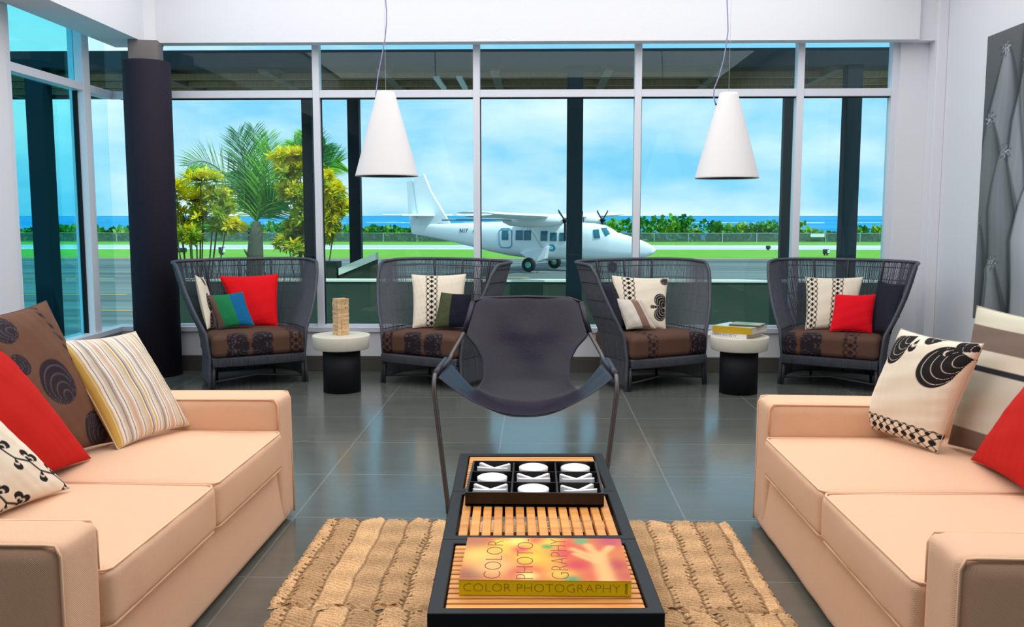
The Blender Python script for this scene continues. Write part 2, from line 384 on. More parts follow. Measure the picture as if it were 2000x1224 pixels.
# left windows
def lbay(i, y0, y1, gm):
    w_ = empty('window_%d' % i, (GX, (y0+y1)/2, ZS), kind='structure'); cy = (y0+y1)/2
    def B(name, a, b_, c, d, e, f, m, bev=.003): return MB().box(a-GX, b_-GX, c-cy, d-cy, e-ZS, f-ZS).build(name, m, w_, bevel=bev)
    B('pane', GX-.003, GX+.003, y0, y1, ZS, TZ0+.01, gm, 0)
    B('pane', GX-.003, GX+.003, y0, y1, TZ1-.01, ZG+.06, gm, 0)
    B('transom', GX-.03, GX+.07, y0, y1, TZ0, TZ1, M['white'])
    return w_
a_ = lbay(7, 6.60, 7.66, M['glass_teal']); b_ = lbay(8, 7.78, GY, M['glass_side'])
for par, y0, y1 in ((a_, 6.50, 6.60), (b_, 7.66, 7.78)):
    MB().box(-.05, .075, y0-par.location.y, y1-par.location.y, 0, ZG+.04-ZS).build('mullion', M['white'], par, bevel=.004)
    MB().box(-.02, .02, y0-par.location.y-.012, y0-par.location.y, 0, TZ0-ZS).build('gasket', M['blackcyl'], par)
# column in the corner
c_ = empty('column', (-3.33, 7.90, 0), label='round dark column in the left window corner with a square brown neck', cat='column')
MB().lathe([(.195, 0), (.195, 2.70), (.188, 2.707), (0, 2.707)], n=64).build('shaft', M['column'], c_, smooth=False)
for p in c_.children[0].data.polygons: p.use_smooth = abs(p.normal.z) < .5
MB().box(-.12, .12, -.12, .12, 2.70, ZT-.006, rz=.2).build('neck', M['stub'], c_, bevel=.004)

# ------------------------------------------------------------------ printed patterns (numpy colour functions of u, v)
CREAM = np.array(rgb(238, 226, 206)[:3]); BLK = np.array(rgb(34, 30, 34)[:3]); BRN = np.array(rgb(110, 78, 62)[:3]); NVY = np.array(rgb(24, 24, 40)[:3])
def mixc(base, col, m): return base*(1-m[:, None])+np.asarray(col)[None]*m[:, None]
def sm(x, w): return np.clip(.5-x/w, 0, 1)
def tear(C, u, v, root, ang, D, R, dark=BLK, line=CREAM, rings=(.3, .5, .7, .88), lw=.012, edge=.012):
    """a tear-shaped petal with nested outlines"""
    dx, dy = u-root[0], v-root[1]; rho = np.hypot(dx, dy)+1e-9; ph = np.arctan2(dy, dx)-ang; ph = (ph+PI) % (2*PI)-PI
    disc = R*R-(D*np.sin(ph))**2; ok = (disc > 0) & (np.abs(ph) < PI/2)
    if R > D: ok = disc > 0
    reach = D*np.cos(ph)+np.sqrt(np.maximum(disc, 0)); s = np.where(ok, rho/np.maximum(reach, 1e-6), 9)
    C = mixc(C, dark, sm(s-1, edge*2)*ok)
    for r in rings: C = mixc(C, line, sm(np.abs(s-r)-lw*.5, lw*.8)*ok)
    return C
def lace(C, a, x, per=.09, dark=BLK, light=None):
    """band of ovals between scallops; x in -1..1 across, a along"""
    light = CREAM if light is None else light
    inside = np.abs(x) < 1.05; q = (a/per) % 1-.5; q2 = (a/per+.5) % 1-.5
    m = np.zeros_like(a)
    e = (x/.24)**2+(q/.36)**2; m = np.maximum(m, sm(e-1, .3))
    e2 = (x/.42)**2+(q2/.62)**2; m = np.maximum(m, sm(np.abs(np.abs(x)-(.40+.13*np.cos(2*PI*a/per)))-.055, .05))
    for sg in (-1, 1):
        d = ((x-sg*.68)/.14)**2+(q2/.24)**2; m = np.maximum(m, sm(d-1, .4))
    m = np.maximum(m, sm(np.abs(np.abs(x)-(.80+.14*np.cos(2*PI*a/per+PI)))-.055, .05))
    m = np.maximum(m, sm(np.abs(np.abs(x)-(.93+.06*np.cos(2*PI*a/per+PI)))-.035, .04))
    return mixc(C, dark, m*inside)
def flat(col): return lambda u, v: np.tile(np.asarray(col)[None, :3], (len(u), 1))
def bands(spec, vertical=False):
    def f(u, v):
        t = u if vertical else v; C = np.tile(np.array(spec[0][1][:3])[None], (len(u), 1))
        for p0, c in spec: C = mixc(C, c[:3], (t >= p0).astype(float))
        return C
    return f
def p_stripes(u, v):
    """narrow vertical stripes: gold at the left, then grey, white, peach and black threads"""
    pal = [rgb(214, 178, 92), rgb(236, 226, 208), rgb(222, 190, 120), rgb(248, 244, 238), rgb(60, 56, 62), rgb(240, 234, 224), rgb(214, 202, 184), rgb(150, 144, 148), rgb(196, 184, 170), rgb(246, 240, 232),
           rgb(58, 54, 60), rgb(244, 236, 224), rgb(216, 204, 186), rgb(226, 178, 152), rgb(222, 208, 190), rgb(246, 242, 236), rgb(66, 60, 62), rgb(230, 220, 204), rgb(216, 206, 190), rgb(226, 182, 76), rgb(240, 232, 214), rgb(120, 112, 118), rgb(206, 196, 186), rgb(246, 240, 236)]
    wid = [.05, .012, .02, .03, .006, .03, .03, .018, .02, .03, .006, .02, .03, .022, .02, .02, .006, .03, .04, .016, .02, .012, .03, .016]
    C = np.zeros((len(u), 3)); x = np.clip(u, 0, .9999)*1.06; tot = sum(wid)
    edges_ = np.cumsum([0]+wid)
    xx = np.where(x < tot, x, (x-tot) % (tot-.06)+.06)
    for i, c in enumerate(pal): C[(xx >= edges_[i]) & (xx < edges_[i+1])] = c[:3]
    C[xx >= edges_[-1]] = pal[-1][:3]
    return C
def p_petals(u, v):
    C = flat(CREAM)(u, v)
    C = tear(C, u, v, (.30, .99), math.radians(232), .22, .145)
    C = tear(C, u, v, (1.0, .86), math.radians(205), .27, .20)
    C = tear(C, u, v, (.66, 1.03), math.radians(186), .16, .085, rings=(.4, .7))
    C = tear(C, u, v, (1.04, .93), math.radians(165), .18, .075, rings=(.4, .7))
    C = tear(C, u, v, (.36, .97), math.radians(268), .10, .045, rings=(.55,), lw=.16)
    C = tear(C, u, v, (.86, .86), math.radians(170), .16, .04, rings=(.62,), lw=.1)
    return lace(C, u, (v-.075)/.105, .10)
def p_vine(u, v):
    C = flat(CREAM)(u, v)
    for (x0, y0, x1, y1, n) in ((.15, 1.02, .98, .06, 6), (-.1, .62, .55, -.08, 5)):
        dx, dy = x1-x0, y1-y0; L = math.hypot(dx, dy); a = math.atan2(dy, dx)
        for k in range(n):
            bx, by = x0+dx*k/n, y0+dy*k/n; ex, ey = x0+dx*(k+1)/n, y0+dy*(k+1)/n; sg = .035
            nx, ny = -dy/L, dx/L; mx_, my_ = (bx+ex)/2+nx*sg, (by+ey)/2+ny*sg
            for (p, q) in (((bx, by), (mx_, my_)), ((mx_, my_), (ex, ey))):
                vx, vy = q[0]-p[0], q[1]-p[1]; l2 = vx*vx+vy*vy; t = np.clip(((u-p[0])*vx+(v-p[1])*vy)/l2, 0, 1)
                C = mixc(C, BLK, sm(np.hypot(u-p[0]-t*vx, v-p[1]-t*vy)-.010, .008))
            for (rx, ry, da) in ((mx_, my_, 1.1), (ex, ey, -1.15), (mx_, my_, -.1+PI*.0+2.2)):
                C = tear(C, u, v, (rx, ry), a+da, .075, .036, rings=(.5,), lw=.14)
    return C
def p_brown(u, v):
    C = flat(BRN)(u, v); gr = np.array(rgb(92, 84, 96)[:3]); dk = np.array(rgb(46, 38, 44)[:3])
    for (x, y, a, D, R) in ((.66, .36, 1.9, .14, .15), (.50, .86, 2.6, .10, .12), (.92, .04, 2.4, .12, .13), (.34, .64, .2, .05, .07), (.78, .24, -1.3, .06, .06)):
        C = tear(C, u, v, (x, y), a, D, R, dark=dk, line=gr, lw=.03, rings=(.25, .45, .65, .85))
    return lace(C, v, (u-.80-.0*v)/.06, .06, dark=dk)*1.0 if False else mixc(C, dk, (np.abs((u-.86)+(v-.8)*.25-.01*np.sin(v*60)) < .022)*(v > .55)*(.55+.45*np.sign(np.sin(v*90+u*60)))*1.0)
def band_lace(*centres, w=.11, per=.10, flower=None):
    def f(u, v):
        C = flat(CREAM)(u, v)
        for c in centres: C = lace(C, v, (u-c)/w, per)
        if flower:
            for (x, y, a, D, R) in flower: C = tear(C, u, v, (x, y), a, D, R, rings=(.35, .55, .75, .9), lw=.018)
        return C
    return f
def seat_print(variant):
    dk = np.array(rgb(40, 32, 38)[:3]); ln = np.array(rgb(104, 88, 90)[:3]); br = np.array(rgb(96, 68, 56)[:3])
    def f(u, v):
        C = flat(br)(u, v)
        cx, lx = variant
        for sx in (-1, 1):
            for sy in (-1, 1):
                C = tear(C, u, v, (cx+sx*.015, .46), math.atan2(sy*.62, sx*.9), .15, .115, dark=dk, line=ln, lw=.02, rings=(.3, .45, .6, .75, .9))
            C = tear(C, u, v, (cx, .46), 0 if sx > 0 else PI, .2, .035, dark=dk, line=ln, rings=(.8,), lw=.04)
        return lace(C, v, (u-lx)/.07, .075, dark=dk)
    return f

# ------------------------------------------------------------------ pillows
def pillow(name, BL, BR, TR, TL, th, fn, label, n=60, group=None, seed=0, pinch=.05, piping=None, back=None):
    """knife-edge scatter cushion: four corner points, puffed on both sides, sides drawn in between the corners"""
    BL, BR, TR, TL = [Vector(p) for p in (BL, BR, TR, TL)]
    c = (BL+BR+TR+TL)/4; nrm = (BR-BL).cross(TL-BL).normalized(); W = ((BR-BL).length+(TR-TL).length)/2; Hh = ((TL-BL).length+(TR-BR).length)/2
    base = Vector((c.x, c.y, min(BL.z, BR.z)))
    N = n+1; g = np.linspace(0, 1, N); U, V_ = np.meshgrid(g, g); U = U.ravel(); V_ = V_.ravel()
    a, b = 2*U-1, 2*V_-1
    pu = (1-pinch*(1-b*b)*1.0); pv = (1-pinch*(1-a*a)*1.0)
    uu = .5+a*.5*(1-pinch*1.2*(1-b**2)*np.abs(a)**1.5); vv = .5+b*.5*(1-pinch*1.2*(1-a**2)*np.abs(b)**1.5)
    A = np.array
    P0 = ((1-uu)*(1-vv))[:, None]*A(BL)+(uu*(1-vv))[:, None]*A(BR)+(uu*vv)[:, None]*A(TR)+((1-uu)*vv)[:, None]*A(TL)
    prof = np.maximum(0, (1-a**2))**.45*np.maximum(0, (1-b**2))**.45
    r = np.random.default_rng(seed); ph = r.uniform(0, 6.28, 8)
    edge = np.clip(1-prof, 0, 1)
    wr = (np.sin(a*9+ph[0]+b*3)*.5+np.sin(b*11+ph[1]-a*4)*.5)*.05+np.sin((a+b*.3)*31+ph[2])*.03*edge+np.sin((b-a*.2)*29+ph[3])*.03*edge
    h = th/2*prof*(1+wr)
    Pf = P0+h[:, None]*A(nrm); Pb = P0-(th/2*prof)[:, None]*A(nrm)
    m = MB(); m.v = [tuple(p) for p in (Pf-A(base))]; nb = len(m.v)
    idx = np.arange(N*N).reshape(N, N)
    for j in range(n):
        for i in range(n): m.f.append((int(idx[j, i]), int(idx[j, i+1]), int(idx[j+1, i+1]), int(idx[j+1, i])))
    # back side on a coarser count shares the rim by position
    m.v += [tuple(p) for p in (Pb-A(base))]
    for j in range(n):
        for i in range(n): m.f.append(tuple(nb+int(k) for k in (idx[j, i], idx[j+1, i], idx[j+1, i+1], idx[j, i+1])))
    o = m.build(name, M['cloth'], smooth=True, loc=base)
    Cf = fn(U, V_); Cb = fn(U, V_) if back is None else flat(back)(U, V_)
    set_print(o, np.hstack([np.vstack([Cf, Cb]), np.ones((2*N*N, 1))]))
    # seam piping
    k = [int(i) for i in list(idx[0, :])+list(idx[1:, -1])+list(idx[-1, -2::-1])+list(idx[-2:0:-1, 0])]
    pts = [Vector(m.v[i]) for i in k][::2]
    seam = MB().tube(pts, .0028, 5, closed=True)
    col = piping if piping is not None else None
    s_ = seam.build('seam', mat('seam_'+name+str(seed), tuple(col)+(1,) if col is not None and len(col) == 3 else tuple(np.mean(Cf, axis=0))+(1,), .85), o, smooth=True)
    return tag(o, label, 'pillow', group)
RED = rgb(222, 26, 30)[:3]; RED2 = rgb(196, 30, 24)[:3]
# on the left sofa
pillow('throw_pillow', (-1.84, 3.00, .476), (-1.735, 3.64, .476), (-1.905, 3.49, 1.07), (-1.99, 2.88, 1.06), .17, p_brown, 'large brown pillow with dark round flowers at the back of the left sofa', n=130, seed=1, pinch=.07)
pillow('throw_pillow', (-1.76, 2.86, .476), (-1.70, 3.37, .476), (-1.885, 3.14, .96), (-1.93, 2.62, .96), .13, flat(RED2), 'plain red pillow on the left sofa, between the brown and the leaf pillow', seed=2)
pillow('throw_pillow', (-1.69, 2.52, .476), (-1.585, 2.99, .476), (-1.79, 2.78, .86), (-1.86, 2.34, .88), .14, p_vine, 'cream pillow with black leaf sprigs at the near end of the left sofa', n=170, seed=3)
pillow('throw_pillow', (-1.66, 3.51, .476), (-1.535, 3.94, .476), (-1.715, 3.84, .905), (-1.85, 3.44, .92), .13, p_stripes, 'striped pillow in gold, grey and white leaning at the front of the left sofa', n=150, seed=4)
# on the right sofa
pillow('throw_pillow', (1.435, 3.98, .476), (1.575, 3.53, .476), (1.675, 3.41, .925), (1.545, 3.86, .925), .15, p_petals, 'cream pillow with big black petals and a lace hem on the right sofa', n=190, seed=5)
SB = [(0, rgb(122, 106, 98)), (.15, rgb(206, 202, 186)), (.46, rgb(206, 202, 186)), (.56, rgb(46, 46, 56)), (.60, rgb(222, 212, 194)), (.71, rgb(126, 108, 98)), (.88, rgb(214, 210, 190))]
pillow('throw_pillow', (1.685, 3.68, .476), (1.82, 3.07, .476), (2.03, 3.12, 1.01), (1.80, 3.74, 1.035), .13, bands(SB), 'large pillow with wide beige and brown bands behind the petal pillow', n=100, seed=6)
pillow('throw_pillow', (1.665, 3.44, .476), (1.64, 2.92, .476), (1.83, 2.78, .95), (1.86, 3.22, .97), .13, flat(RED2), 'plain red pillow at the right edge of the right sofa', seed=7)
# in the wicker chairs
def pil4(pts, **k): return [at(*p) for p in pts]
def cp(pts, th, fn, label, seed, n=60, **kw):
    BL, BR, TR, TL = pil4(pts); pillow('throw_pillow', BL, BR, TR, TL, th, fn, label, n=n, seed=seed, **kw)
cp([(468, 638, 7.72), (542, 637, 7.80), (543, 535, 7.90), (428, 539, 7.82)], .12, flat(rgb(240, 20, 30)), 'large plain red pillow in the leftmost wicker chair', 11)
cp([(428, 642, 7.50), (497, 635, 7.55), (474, 570, 7.66), (402, 577, 7.58)], .09, bands([(0, rgb(112, 86, 76)), (.2, rgb(30, 128, 78)), (.62, rgb(16, 100, 152))], True), 'small pillow banded brown, green and blue in the leftmost wicker chair', 12, n=60)
cp([(405, 643, 7.42), (424, 641, 7.66), (397, 541, 7.72), (381, 537, 7.52)], .08, band_lace(flower=[(.3, .3, 1.2, .2, .17), (.3, .3, -1.2, .2, .17), (.35, .9, .2, .14, .12)]), 'cream flowered pillow seen nearly edge-on in the leftmost wicker chair', 13, n=100)
cp([(806, 640, 7.58), (905, 640, 7.62), (910, 535, 7.80), (804, 536, 7.76)], .12, band_lace(.37), 'cream pillow with one black lace band in the wicker chair behind the leather chair', 14, n=130)
cp([(846, 640, 7.48), (925, 640, 7.44), (920, 574, 7.56), (862, 571, 7.60)], .09, bands([(0, rgb(74, 80, 54)), (.40, NVY)], True), 'small olive and navy pillow beside the cream lace pillow', 15)
cp([(1204, 643, 7.58), (1300, 642, 7.62), (1305, 543, 7.80), (1195, 538, 7.76)], .12, band_lace(.27, flower=[(.98, .40, 2.3, .17, .13), (.98, .38, -2.3, .17, .13), (.96, .39, PI, .26, .035), (1.05, .95, 3.4, .12, .08)]), 'cream pillow with a lace band and black flower in the third wicker chair', 16, n=130)
cp([(1224, 643, 7.46), (1281, 641, 7.49), (1252, 586, 7.60), (1199, 582, 7.56)], .09, bands([(0, rgb(222, 214, 204)), (.56, rgb(140, 110, 96)), (.82, rgb(206, 194, 180))], True), 'small beige pillow with a brown band in the third wicker chair', 17)
cp([(1205, 645, 7.40), (1226, 643, 7.62), (1196, 552, 7.74), (1176, 556, 7.50)], .09, flat(rgb(38, 38, 50)), 'black pillow against the left wing of the third wicker chair', 18)
cp([(1573, 643, 7.62), (1668, 644, 7.58), (1686, 541, 7.76), (1573, 541, 7.80)], .12, band_lace(.10, .56, w=.10), 'cream pillow with two black lace bands in the rightmost wicker chair', 19, n=130)
cp([(1620, 646, 7.46), (1703, 650, 7.42), (1710, 575, 7.54), (1632, 575, 7.58)], .09, flat(rgb(232, 14, 34)), 'small plain red pillow in the rightmost wicker chair', 20)
cp([(1700, 652, 7.50), (1740, 652, 7.26), (1768, 556, 7.42), (1716, 548, 7.66)], .09, flat(rgb(34, 34, 48)), 'black pillow against the right wing of the rightmost wicker chair', 21)

# ------------------------------------------------------------------ sofas
def sofa(sx, X0, ya, yb, rot, label):
    """sx=-1: back towards -x; seat front at X0, from y=ya (near) to y=yb (far)"""
    L = yb-ya; D = 1.12; AW = .20
    r = empty('sofa', (X0, (ya+yb)/2, 0), rot, label, 'sofa')
    h = L/2
    def X(a): return sx*a        # a: distance from the seat front towards the back
    def RB(a0, a1, *k, **kw): x = sorted((X(a0), X(a1))); return rounded_box(x[0], x[1], *k, **kw)
    fr = RB(.02, D-.02, -h+.01, h-.01, .015, .30, r=.03, n=18, wr=.003, seed=3)
    fr.v = [(x+(-sx)*.025*max(0, (.25-z)/.25)*(0 if abs(x) > .3 else 1), y*(1+.012*max(0, (.25-z)/.25)), z) for x, y, z in fr.v]
    fr.build('base', M['sofa'], r, smooth=True)
    for s_ in (-1, 1):
        y0, y1 = (h-AW, h) if s_ > 0 else (-h, -h+AW)
        arm = RB(0, D-.01, y0, y1, .012, .600, r=.032, n=16, wr=.0022, seed=5+s_)
        arm.v = [(x, y+s_*.022*max(0, (.35-z)/.35), z-.01*max(0, (abs(x)/D))) for x, y, z in arm.v]
        A_ = arm.build('arm', M['sofa'], r, smooth=True)
        yo = y1 if s_ > 0 else y0; yi = y0 if s_ > 0 else y1
        pp = [(X(-.001+.004), yo-s_*.008+s_*.022, .02), (X(.003), yo-s_*.008, .35), (X(.004), yo-s_*.008, .565), (X(.016), yo-s_*.006, .592), (X(.04), yo-s_*.006, .594), (X(D-.05), yo-s_*.006, .585)]
        MB().tube(pp, .0045, 6).build('piping', M['pipe'], A_, smooth=True)
        pp = [(X(.006), yi+s_*.008, .46), (X(.006), yi+s_*.008, .565), (X(.02), yi+s_*.006, .592), (X(D-.05), yi+s_*.006, .585)]
        MB().tube(pp, .004, 6).build('piping', M['pipe'], A_, smooth=True)
    RB(D-.20, D, -h, h, .02, .72, r=.05, n=14, crown=.01, wr=.003, seed=9).build('backrest', M['sofa'], r, smooth=True)
    w = (L-2*AW)/2
    for k in (0, 1):
        y0 = -h+AW+.004+k*w; y1 = y0+w-.008
        cu = RB(-.018, D-.22, y0, y1, .285, .452, r=.026, n=20, crown=.022, sag=.006, wr=.0018, seed=11+k)
        cu = cu.build('seat_cushion', M['sofa'], r, smooth=True)
        zt = .449; xb = X(-.012)
        ring = [(X(-.010), y0+.03, zt-.001), (X(-.010), y1-.03, zt-.001), (X(0), y1-.008, zt), (X(.02), y1-.004, zt), (X(D-.26), y1-.004, zt)]
        ring = [(X(D-.26), y0+.004, zt), (X(.02), y0+.004, zt), (X(0), y0+.008, zt)]+ring
        MB().tube(ring, .0042, 6).build('piping', M['pipe'], cu, smooth=True)
        MB().tube([(x, y, .288) for x, y, z in ring[1:-1]], .0042, 6).build('piping', M['pipe'], cu, smooth=True)
    return r
sofa(-1, -1.145, 2.13, 4.13, math.radians(-1.0), 'peach slipcovered two-seat sofa on the left of the low tables')
sofa(1, 1.005, 2.10, 4.08, math.radians(0.0), 'peach slipcovered two-seat sofa on the right of the low tables')

# ------------------------------------------------------------------ wicker lounge chairs
def ip(z, tab):
    zs = [t[0] for t in tab]; return float(np.interp(z, zs, [t[1] for t in tab]))
TW = [(0, .40), (.25, .385), (.45, .41), (.6, .476), (.8, .54), (1.04, .59)]
TB = [(0, .25), (.3, .23), (.45, .24), (.8, .275), (1.04, .30)]
TF = [(0, -.36), (.3, -.355), (.45, -.34), (.6, -.30), (.8, -.22), (.95, -.16), (1.04, -.13)]
def shell(t, z, off=0):
    W = ip(z, TW)+off; Bk = ip(z, TB)+off; Fr = ip(z, TF); y0 = Fr+.45*(Bk-Fr); a = abs(t); s = 1 if t >= 0 else -1
    if a > .62: k = (a-.62)/.38; return Vector((s*W, y0+(Fr-y0)*k, z))
    th = a/.62*PI/2; return Vector((s*W*abs(math.sin(th))**.75, y0+(Bk-y0)*max(0, math.cos(th))**.75, z))
def ztop(t):
    a = abs(t); z = 1.0+.022*math.cos(t*PI/2)
    if a > .90: z -= .075*((a-.90)/.10)**2.2
    return z
def tparam(n):
    """parameters spaced evenly along the shell"""
    ts = np.linspace(-1, 1, 801); P = [shell(t, .75) for t in ts]; L = np.cumsum([0]+[(P[i+1]-P[i]).length for i in range(800)])
    return [float(x) for x in np.interp(np.linspace(0, L[-1], n), L, ts)]
def wicker_chair(variant, label):
    r = empty('wicker_lounge_chair', (0, 0, 0), 0, label, 'armchair', 'dark wicker lounge chairs along the window wall')
    rs = random.Random(variant); m = MB()
    ZZ = [.04, .14, .25, .36, .46, .55, .65, .76, .88]
    for t in tparam(250):
        zt = ztop(t); j = rs.uniform(-.0015, .0015); rad = .0026+rs.uniform(-.0005, .0005)
        zz = [z for z in ZZ if z < zt-.04]+[zt]
        pts = [shell(t+j*1.2*math.sin(z*9+j*4000), z) for z in zz]
        m.tube(pts, rad, 4, cap=False)
    m.build('woven_shell', M['wick'], r)
    full = tparam(60)
    bm_ = MB()
    for z in (.05, .25, .45, .58, .72, .86): bm_.tube([shell(t, z, .003) for t in full], .0036, 5)
    bm_.tube([shell(t, min(.965, ztop(t)-.03), .003) for t in full], .004, 5)
    bm_.build('woven_bands', M['wickd'], r, smooth=True)
    edge = [shell(-1, z) for z in (.0, .12, .25, .35, .45, .55, .65, .75, .85, .92)]+[shell(t, ztop(t)) for t in full]+[shell(1, z) for z in (.92, .85, .75, .65, .55, .45, .35, .25, .12, .0)]
    MB().tube(edge, .014, 8).build('rim', M['wick'], r, smooth=True)
    for t in (-.16, 0, .16):
        MB().tube([shell(t, z, -.006) for z in (.05, .3, .5, .7, .9, ztop(t))], .0095, 6).build('rib', M['wickd'], r, smooth=True)
    # woven seat ring
    pl = [shell(t, .22, -.03) for t in tparam(50)]; pl = [(p.x, p.y) for p in pl]
    pl = [(pl[0][0]-.0, pl[0][1]-.03)]+pl+[(pl[-1][0], pl[-1][1]-.03), (.2, -.415), (0, -.42), (-.2, -.415)]
    MB().prism(pl, lambda p, s: (p[0], p[1], .255 if s else .185)).build('seat_ring', M['wick'], r, bevel=.022)
    wr = MB()
    for k in range(70):
        x = -.37+.74*k/69; y = -.42+.025*abs(x/.4)**3
        wr.tube([(x, y+.02, .258), (x, y-.004, .248), (x, y-.006, .22), (x, y-.004, .192), (x, y+.02, .182)], .0042, 4)
    wr.build('ring_wrapping', M['wick'], r)
    for (x, y) in ((-.37, -.37), (.37, -.37), (-.25, .13), (.25, .13)):
        MB().tube([(x*.97, y, .19), (x, y, .0)], .013, 8).build('leg', M['wickd'], r, smooth=True)
    MB().tube([(-.37, -.36, .06), (0, -.30, .09), (.37, -.36, .06)], .008, 6).build('stretcher', M['wickd'], r, smooth=True)
    # seat cushion, printed front
    W, y0, y1, z0, z1 = .375, -.415, .17, .258, .44
    cb = rounded_box(-W, W, y0, y1, z0, z1, r=.045, n=64, crown=.02)
    cu = cb.build('seat_cushion', M['cloth'], r, smooth=True)
    P = np.array(cb.v); U = (P[:, 0]+W)/(2*W); Vv = (P[:, 2]-z0)/(z1-z0)*.92
    Vv = np.where(P[:, 2] > z1-.03, .92+(P[:, 1]-y0)/.26, Vv)
    # scale so petals keep their proportion
    Cc = seat_print({1: (.40, .90), 2: (.58, .10), 3: (1.0, .27), 4: (.18, .72)}[variant])(U, Vv*.26+.34)
    set_print(cu, np.hstack([Cc, np.ones((len(Cc), 1))]))
    return r
for v_, (x, y, a, lab) in enumerate([(-2.46, 7.70, 30, 'dark wicker lounge chair beside the column, leftmost of the four'),
                                      (-.77, 7.71, -28, 'dark wicker lounge chair left of and behind the black leather chair'),
                                      (.91, 7.71, 28, 'dark wicker lounge chair right of and behind the black leather chair'),
                                      (2.57, 7.71, -29, 'dark wicker lounge chair by the right wall, rightmost of the four')]):
    ch = wicker_chair(v_+1, lab); ch.location = (x, y, 0); ch.rotation_euler[2] = math.radians(a)

# ------------------------------------------------------------------ black leather sling chair
def sling_chair():
    r = empty('leather_sling_chair', (-.045, 4.7, 0), 0, 'black leather sling armchair on a thin steel rod frame, facing the camera', 'armchair')
    ox, oy = -.045, 4.7
    T = [  # v, centre y, centre z, half width, edge y, edge z, curl power
        (0.00, 4.27, .455, .430, 4.30, .640, 2.0), (0.12, 4.40, .415, .432, 4.44, .636, 2.0), (0.26, 4.58, .385, .425, 4.66, .628, 2.1), (0.36, 4.70, .375, .405, 4.82, .622, 2.1),
        (0.41, 4.77, .380, .330, 4.80, .500, 2.2), (0.47, 4.85, .405, .275, 4.84, .470, 2.2), (0.56, 4.93, .490, .238, 4.88, .520, 2.2), (0.66, 4.985, .600, .245, 4.93, .610, 2.2),
        (0.74, 5.02, .690, .285, 4.955, .685, 2.4), (0.80, 5.04, .755, .345, 4.965, .745, 2.6), (0.90, 5.08, .850, .325, 5.03, .845, 2.6), (0.965, 5.11, .925, .300, 5.075, .915, 2.8), (1.0, 5.12, .945, .262, 5.10, .940, 2.8)]
    tt = np.array(T)
    def f(u, v):
        q = [float(np.interp(v, tt[:, 0], tt[:, k])) for k in range(1, 7)]; a = 2*u-1; e = abs(a)**q[5]
        x = q[2]*a; y = q[0]+(q[3]-q[0])*e; z = q[1]+(q[4]-q[1])*e
        z += .002*math.sin(x*30+v*9)*math.sin(v*20); y += .003*math.sin(x*19+1)*math.sin(v*15)
        return (x, y-oy, z)
    g = MB().grid(f, 40, 70); g.build('leather_sling', M['leather'], r, smooth=True, solid=.005)
    # smooth the sheet so its cut-outs read as curves
    k = r.children[0].modifiers.new('smooth', 'SMOOTH'); k.iterations = 6; k.factor = .5
    for s in (-1, 1):
        A = [(s*.360, 4.16-oy, .0+.011), (s*.364, 4.17-oy, .05), (s*.432, 4.25-oy, .56), (s*.434, 4.265-oy, .615), (s*.433, 4.29-oy, .642), (s*.430, 4.34-oy, .648), (s*.418, 4.80-oy, .630), (s*.413, 4.875-oy, .632), (s*.405, 4.91-oy, .655), (s*.348, 4.975-oy, .755), (s*.305, 5.075-oy, .915)]
        MB().tube(A, .0115, 10).build('frame_rod', M['steel'], r, smooth=True)
        MB().tube([(s*.360, 4.16-oy, .011), (s*.36, 4.5-oy, .011), (s*.30, 5.0-oy, .011), (s*.16, 5.08-oy, .011)], .0115, 10).build('floor_rod', M['steel'], r, smooth=True)
        MB().tube([(s*.431, y-oy, z) for y, z in ((4.30, .647), (4.5, .642), (4.7, .636), (4.82, .632))], .0165, 10).build('arm_sleeve', M['leather'], r, smooth=True)
        MB().tube([(s*.346, 4.978-oy, .76), (s*.322, 5.03-oy, .84), (s*.303, 5.078-oy, .918)], .0155, 10).build('back_sleeve', M['leather'], r, smooth=True)
    MB().tube([(-.17, 5.078-oy, .011), (.17, 5.078-oy, .011)], .0115, 10).build('floor_rod', M['steel'], r, smooth=True)
    MB().tube([(-.305, 5.078-oy, .918), (-.24, 5.115-oy, .938), (0, 5.125-oy, .944), (.24, 5.115-oy, .938), (.305, 5.078-oy, .918)], .010, 10).build('top_rod', M['leather'], r, smooth=True)
sling_chair()

